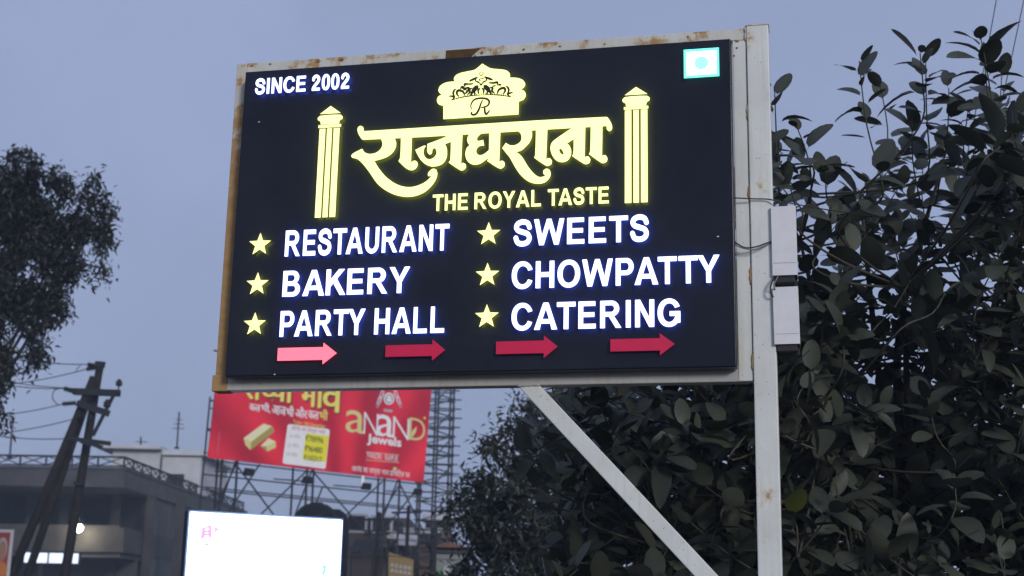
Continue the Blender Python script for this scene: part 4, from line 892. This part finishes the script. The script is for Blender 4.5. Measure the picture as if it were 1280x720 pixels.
# ------------------------------------------------------------------ trees
def leaf_mat(name, lo, hi, trans=.25, rough=.5):
    m = bpy.data.materials.new(name); m.use_nodes = True; t = m.node_tree; b = t.nodes['Principled BSDF']; L = t.links.new
    at = t.nodes.new('ShaderNodeAttribute'); at.attribute_name = 'tint'
    nz = t.nodes.new('ShaderNodeTexNoise'); tc = t.nodes.new('ShaderNodeTexCoord'); nz.inputs['Scale'].default_value = 28; nz.inputs['Detail'].default_value = 4; L(tc.outputs['Object'], nz.inputs[0])
    r = t.nodes.new('ShaderNodeValToRGB'); r.color_ramp.elements[0].color = (*lo, 1); r.color_ramp.elements[1].color = (*hi, 1)
    e = r.color_ramp.elements.new(.94); e.color = (*hi, 1); r.color_ramp.elements[-1].position = 1; r.color_ramp.elements[-1].color = (.12,.145,.03,1)
    L(at.outputs['Fac'], r.inputs[0])
    mx = t.nodes.new('ShaderNodeMix'); mx.data_type = 'RGBA'; mx.blend_type = 'MULTIPLY'; mx.inputs[0].default_value = .45
    L(r.outputs[0], mx.inputs[6]); L(nz.outputs['Color'], mx.inputs[7]); L(mx.outputs[2], b.inputs['Base Color'])
    b.inputs['Roughness'].default_value = rough; b.inputs['Specular IOR Level'].default_value = .35
    if trans:
        ts = t.nodes.new('ShaderNodeBsdfTranslucent'); L(mx.outputs[2], ts.inputs[0]); ms = t.nodes.new('ShaderNodeMixShader'); ms.inputs[0].default_value = trans
        L(b.outputs[0], ms.inputs[1]); L(ts.outputs[0], ms.inputs[2]); L(ms.outputs[0], t.nodes['Material Output'].inputs[0])
    return m
def leaf_geo(L_, W_, droop, fold, twist, pet=.22):
    v = []; f = []; ts = (0,.12,.32,.55,.78,.92,1)
    for t in ts:
        w = W_*.55*math.sin(math.pi*min(1, t*.93+.045)**.92)**.62 if 0 < t < 1 else .002
        x = L_*t; z = -droop*L_*t*t; tw = twist*t
        for s in (-1, 0, 1): v.append((x, s*w*math.cos(tw), z+abs(s)*w*fold+s*w*math.sin(tw)))
    for i in range(len(ts)-1):
        for k in (0, 1): a = i*3+k; f.append((a, a+3, a+4, a+1))
    n = len(v); pw = L_*.012
    v += [(-pet*L_, 0, .03*L_), (0, -pw, 0), (0, pw, 0)]; f.append((n, n+1, n+2))
    return np.array(v), f
def basis(d, up):
    x = d.normalized(); y = up.cross(x)
    if y.length < 1e-4: y = Vector((0,1,0)).cross(x)
    y.normalize(); z = x.cross(y); return Matrix((x, y, z)).transposed()
def set_tint(me, vals):
    a = me.attributes.new('tint', 'FLOAT', 'POINT'); a.data.foreach_set('value', np.asarray(vals, dtype=np.float32))
def rib(ti, n):                                   # paler midrib on the broad leaves
    return [ti]*n if n < 10 else [min(.93, ti+.16) if (i < 21 and i % 3 == 1 and ti < 1) else ti for i in range(n)]
def join_leaves(name, geos, items, m, parent):
    """items: (variant, 3x3 matrix incl. scale, position, tint)"""
    V = []; F = []; T = []; o = 0
    for g, mt, p, ti in items:
        v, f = geos[g]; q = v @ np.array(mt).T+np.array(p); V.append(q); F += [tuple(i+o for i in a) for a in f]; o += len(v); T += rib(ti, len(v))
    me = bpy.data.meshes.new(name); me.from_pydata(np.concatenate(V).tolist(), [], F); set_tint(me, T); me.shade_smooth()
    ob = link(name, me, m, parent); ob['kind'] = 'stuff'; return ob
def inside(poly, x, y):
    c = False
    for i in range(len(poly)):
        (a, b), (d, e) = poly[i-1], poly[i]
        if (b > y) != (e > y) and x < (d-a)*(y-b)/(e-b)+a: c = not c
    return c
PANEL_PX = [(296,78),(936,36),(941,482),(266,490)]
def broadleaf():
    rr = random.Random(21); base = P(1150,700,9.0); base.z = 0
    t = thing('broadleaf_tree', 'bushy dark tree with large oval leaves filling the side behind the post', 'tree', base)
    lm = leaf_mat('dusty_broad_leaf', (.026,.033,.022), (.098,.110,.082), .15, .5); off = Vector(base)
    geos = [leaf_geo(.150,.082,.18,.10,.2), leaf_geo(.165,.086,.30,.16,-.3), leaf_geo(.135,.080,.10,.05,.1), leaf_geo(.175,.090,.40,.12,.35), leaf_geo(.120,.066,.22,.22,-.2), leaf_geo(.155,.078,.05,.28,.0), leaf_geo(.095,.052,.15,.15,.15), leaf_geo(.17,.072,.55,.30,.5), leaf_geo(.145,.090,.28,.02,-.45), leaf_geo(.125,.058,.62,.38,-.3), leaf_geo(.16,.094,.12,.18,.25)]
    crown = [(966,130),(1000,205),(1060,232),(1110,190),(1170,165),(1230,140),(1290,120),(1370,140),(1480,330),(1500,820),(690,820),(712,700),(702,600),(698,530),(710,470),(820,420),(930,300),(950,120)]
    shoots = []
    # long shoots that stand out against the sky
    for tip, bs, Y, n in (((1074,76),(1104,236),7.7,11),((1226,48),(1240,160),7.5,9),((1150,66),(1153,150),7.7,8),((1157,72),(1160,215),7.9,9),((1229,52),(1252,200),7.6,13),((1186,110),(1172,240),8.0,10),((996,158),(1014,240),7.3,8),((968,108),(972,230),7.2,8),((1268,150),(1280,260),8.2,10),((1140,150),(1150,250),8.3,8),((1210,140),(1215,250),7.8,9),((1032,214),(1038,270),7.4,7),((985,225),(1000,290),7.1,8),((1252,95),(1262,220),8.4,9),((1100,105),(1110,215),8.6,5)):
        a, b = P(*tip, Y), P(*bs, Y+.25); m_ = a.lerp(b, .5)+Vector((rr.uniform(-.04,.04),0,0)); shoots.append((b, m_, a, n, .62))
    k = 0
    while k < 1060:
        px, py = rr.uniform(560,1500), rr.uniform(110,820)
        if not inside(crown, px, py): continue
        gap = 1075 < px < 1220 and 280 < py < 480
        if gap and rr.random() < .80: continue
        if py < 290 and rr.random() < .36: continue
        Y = rr.uniform(7.0, 10.6) if px > 950 else rr.uniform(7.3, 10.6)
        if gap: Y = rr.uniform(7.2, 8.6)
        if k > 860: Y = rr.uniform(10.2, 11.6); py = rr.uniform(470, 820)
        tip = P(px, py, Y); ax = Vector((rr.gauss(0,.55), rr.gauss(-.25,.5), rr.uniform(.1,1.1))).normalized(); ln = rr.uniform(.3,.65)
        b = tip-ax*ln; m_ = tip.lerp(b, .5)+Vector((rr.gauss(0,.03), rr.gauss(0,.03), -.02)); shoots.append((b, m_, tip, rr.randint(9,15), 1.)); k += 1
    leaves = []; tw = MB(); nodes = []
    # limbs
    limbs = []
    tr = [Vector((0,0,-.1)), Vector((.05,.02,.7)), Vector((-.03,.05,1.3)), Vector((.02,.03,1.8))]
    MB().tube([q for q in spline(tr, 4)], [.17-.006*i for i in range(13)], 10).build('trunk', M['bark'], t, True)
    for px, py, Y in ((1075,240,8.4),(1175,215,8.6),(1260,190,8.7),(1380,330,9.2),(1000,300,8.3),(1130,360,8.0),(1230,420,7.8),(820,560,8.6),(730,600,9.2),(900,520,8.2),(1010,520,7.8),(1330,600,8.2),(1120,560,9.9),(860,690,8.3),(1200,300,9.9)):
        e = P(px, py, Y)-off; s = tr[-1].lerp(tr[1], rr.uniform(0,.7)); md = s.lerp(e, .5)+Vector((rr.gauss(0,.1), rr.gauss(0,.1), rr.uniform(0,.25)))
        q = spline([s, md, e], 8); n = len(q); limbs += q
        MB().tube(q, [.040*(1-i/n)+.006 for i in range(n)], 7).build('branch', M['bark'], t, True)
    LN = np.array([p[:] for p in limbs])
    for b, m_, tip, n, sc_ in shoots:
        b, m_, tip = b-off, m_-off, tip-off
        j = int(np.argmin(((LN-np.array(b))**2).sum(1)+.5*np.maximum(0, LN[:,2]-b.z)**2)); root = Vector(LN[j])
        q = spline([root, root.lerp(b, .6)+Vector((0,0,-.04)), b, m_, tip], 4); kk = len(q)
        tw.tube(q, [.006*(1-i/kk)+.0028 for i in range(kk)], 5, False)
        cv = [b.lerp(m_, i/6) for i in range(6)]+[m_.lerp(tip, i/6) for i in range(7)]
        ph = rr.uniform(0,6.28)
        for i in range(n):
            u = .12+.88*(i+.5)/n if sc_ == 1. else .30+.70*(i+.5)/n; w = min(u*12, 11.99); p = cv[int(w)].lerp(cv[int(w)+1], w-int(w))
            ax = (tip-b).normalized(); s1 = ax.cross(Vector((.3,.9,.2))).normalized(); s2 = ax.cross(s1); an = ph+i*2.4
            spread = 1.35-.85*u**2+rr.gauss(0,.2)
            d = ax*math.cos(spread)+(s1*math.cos(an)+s2*math.sin(an))*math.sin(spread); d.z -= .12*(1-u)
            nrm = (ax*.7+Vector((0,0,.8))+Vector((rr.gauss(0,.35), rr.gauss(-.35,.4), rr.gauss(0,.3))))
            g = rr.randrange(11) if u < .93 else rr.choice((2,6)); s = rr.uniform(.75,1.3)*(1 if u < .9 else .85)*(1.08 if sc_ == 1. else 1.1)
            mt = basis(d, nrm)*s; pos = p+d.normalized()*(.22*.15*s); ti = min(.9, max(0, rr.gauss(.45,.24)))
            if rr.random() < .0015: ti = 1.
            leaves.append((g, mt, pos, ti))
    tw.build('twigs', M['twig'], t, True)
    # the leaves that show largest become parts of their own
    buf = {}
    for i, (g, mt, p, ti) in enumerate(leaves):
        c = p+off+(mt @ Vector((.075,0,-.01))); x, y, z = topx(c)
        if not (0 <= x < 1280 and 0 <= y < 720) or inside(PANEL_PX, x, y): continue
        r = 15
        for dx in (-12,-6,0,6,12):
            for dy in (-12,-6,0,6,12):
                if dx*dx+dy*dy > 200: continue
                kx, ky = int((x+dx)//6), int((y+dy)//6)
                if kx*6 > 1280 or ky*6 > 720: continue
                o = buf.get((kx, ky))
                if o is None or z < o[0]: buf[kx, ky] = (z, i)
    cnt = {}
    for z, i in buf.values(): cnt[i] = cnt.get(i, 0)+1
    best = sorted(cnt, key=lambda i: -cnt[i])[:300]; bs = set(best)
    data = {}
    for i in best:
        g, mt, p, ti = leaves[i]; tq = 1. if ti >= 1 else round(ti*5)/5*.9
        if (g, tq) not in data:
            v, f = geos[g]; me = bpy.data.meshes.new('leaf'); me.from_pydata(v.tolist(), [], f); set_tint(me, rib(tq, len(v))); me.shade_smooth(); me.materials.append(lm); data[g, tq] = me
        o = bpy.data.objects.new('leaf', data[g, tq]); COL.objects.link(o); o.parent = t; m4 = mt.to_4x4(); m4.translation = p; o.matrix_local = m4
    join_leaves('foliage', geos, [l for i, l in enumerate(leaves) if i not in bs], lm, t)
    print('leaves', len(leaves), 'in view', len(cnt))
broadleaf()
def small_tree(name, label, base, trunk_top, clumps, geos, lm, n_leaf, spread, droop, limb_r=.1, seed=3):
    rr = random.Random(seed); t = thing(name, label, 'tree', base); off = Vector(base); tt = trunk_top-off
    q = spline([Vector((0,0,-.2)), tt*.35+Vector((.1,0,0)), tt*.7+Vector((-.1,.1,0)), tt], 5); n = len(q)
    MB().tube(q, [limb_r*2.2*(1-.6*i/n) for i in range(n)], 10).build('trunk', M['bark'], t, True)
    items = []; mb = MB()
    for c, rx, rz in clumps:
        c = c-off; s = q[rr.randrange(n//3, n)]; md = s.lerp(c, .55)+Vector((0,0,rr.uniform(.1,.5)))
        l = spline([s, md, c], 5); mb.tube(l, [limb_r*.26*(1-i/len(l))+.010 for i in range(len(l))], 6, False)
        k = int(n_leaf*rx*rx/.5)
        for sub in range(max(3, int(9*rx))):
            w = Vector((rr.gauss(0,1), rr.gauss(0,1), rr.gauss(0,1))).normalized()*rr.uniform(.45,1.)**.6; e = c+Vector((w.x*rx, w.y*rx, w.z*rz))
            mb.tube([c, c.lerp(e, .5)+Vector((0,0,.08)), e], [.014,.010,.005], 4, False)
            for i in range(max(6, k//max(3, int(9*rx)))):
                p = c.lerp(e, rr.uniform(.45,1.05))+Vector((rr.gauss(0,spread), rr.gauss(0,spread), rr.gauss(0,spread)-droop*abs(rr.gauss(0,.5))))
                d = Vector((rr.gauss(0,.6), rr.gauss(0,.6), rr.gauss(-droop*1.4,.5))); d = d if d.length > .05 else Vector((1,0,0))
                items.append((rr.randrange(len(geos)), basis(d, Vector((rr.gauss(0,.5), rr.gauss(0,.5), 1)))*rr.uniform(.7,1.25), p, min(.9, max(0, rr.gauss(.45,.25)))))
    mb.build('branches', M['bark'], t, True); join_leaves('crown', geos, items, lm, t); print(name, len(items))
def simple_leaf(L_, W_):
    return np.array([(0,0,0),(L_*.4,-W_/2,.01),(L_,0,-L_*.1),(L_*.4,W_/2,.01)]), [(0,1,2),(0,2,3)]
rr = random.Random(5)
cl = []
for px, py, Y, rx, rz in ((640,560,22,.8,.65),(690,530,22.5,.8,.65),(655,525,22,.42,.42),(625,600,21.5,.6,.5),(600,640,21.5,.6,.5),(590,680,21.5,.65,.55),(650,640,21.5,.9,.8),(700,600,22.5,1.,.9),(650,710,21.5,1.,.9),(720,680,22.5,1.1,1.),(760,620,23,1.1,1.),(760,540,23,.8,.7),(640,513,22,.22,.28),(682,502,22.5,.35,.3),(598,612,21.5,.35,.3),(578,655,21.3,.32,.28),(830,600,23.5,1.2,1.1),(560,720,21.5,.6,.5),(720,760,22,1.2,1.),(612,565,21.5,.22,.25),(628,540,21.8,.2,.25),(680,660,21,.8,.7),(640,690,20.8,.7,.6),(610,660,21,.5,.45),(700,560,22,.6,.5)): cl.append((P(px,py,Y), rx, rz))
b = P(690,700,22.8); b.z = 0
small_tree('hazy_tree', 'small-leaved bluish tree fading out between the tower and the brace', b, P(690,640,22.6), cl, [simple_leaf(.14,.06), simple_leaf(.115,.06), simple_leaf(.16,.06)], leaf_mat('small_leaf', (.028,.036,.026), (.075,.085,.06), .2), 700, .10, .1, .1, 11)
cl = []
for px, py, Y, rx, rz in ((10,230,25,.9,.7),(50,215,25,.6,.45),(80,225,24.8,.42,.36),(112,232,24.6,.36,.32),(135,255,24.5,.30,.34),(140,290,24.5,.26,.38),(118,285,24.6,.38,.45),(126,335,24.4,.20,.36),(60,270,25,.75,.6),(20,290,25,.95,.8),(-20,260,25.3,1.2,1.),(70,320,24.8,.6,.55),(40,350,25,.75,.6),(85,355,24.7,.40,.4),(100,262,24.8,.40,.36),(95,315,24.7,.34,.36),(62,375,24.8,.42,.4),(30,260,25,.7,.5),(0,380,25,.8,.7),(48,400,24.8,.48,.5),(20,440,25,.5,.55),(48,438,24.6,.25,.25),(5,480,25,.40,.5),(0,520,24.8,.22,.35),(-40,350,25.3,1.3,1.1),(-90,300,26,1.6,1.3),(-150,350,26,1.5,1.3),(-60,440,25.5,1.,.9),(90,290,24.8,.35,.35),(30,195,25,.3,.22)): cl.append((P(px,py,Y), rx, rz))
b = P(-110,700,26); b.z = 0
small_tree('drooping_tree', 'tall airy tree with drooping fine leaves against the sky', b, P(-70,330,25.8), cl, [simple_leaf(.13,.05), simple_leaf(.11,.05), simple_leaf(.15,.05)], leaf_mat('fine_leaf', (.022,.027,.022), (.058,.064,.05), .2), 1250, .085, .32, .13, 4)

# ------------------------------------------------------------------ evening haze
hz = bpy.data.materials.new('evening_haze'); hz.use_nodes = True; t = hz.node_tree; t.nodes.remove(t.nodes['Principled BSDF'])
pv = t.nodes.new('ShaderNodeVolumePrincipled'); pv.inputs['Color'].default_value = (.66,.80,1,1); pv.inputs['Density'].default_value = .0016
t.links.new(pv.outputs[0], t.nodes['Material Output'].inputs['Volume'])
tag(MB().box(-1510,-1510,-1.2,1510,1510,17).build('haze', hz), kind='stuff')
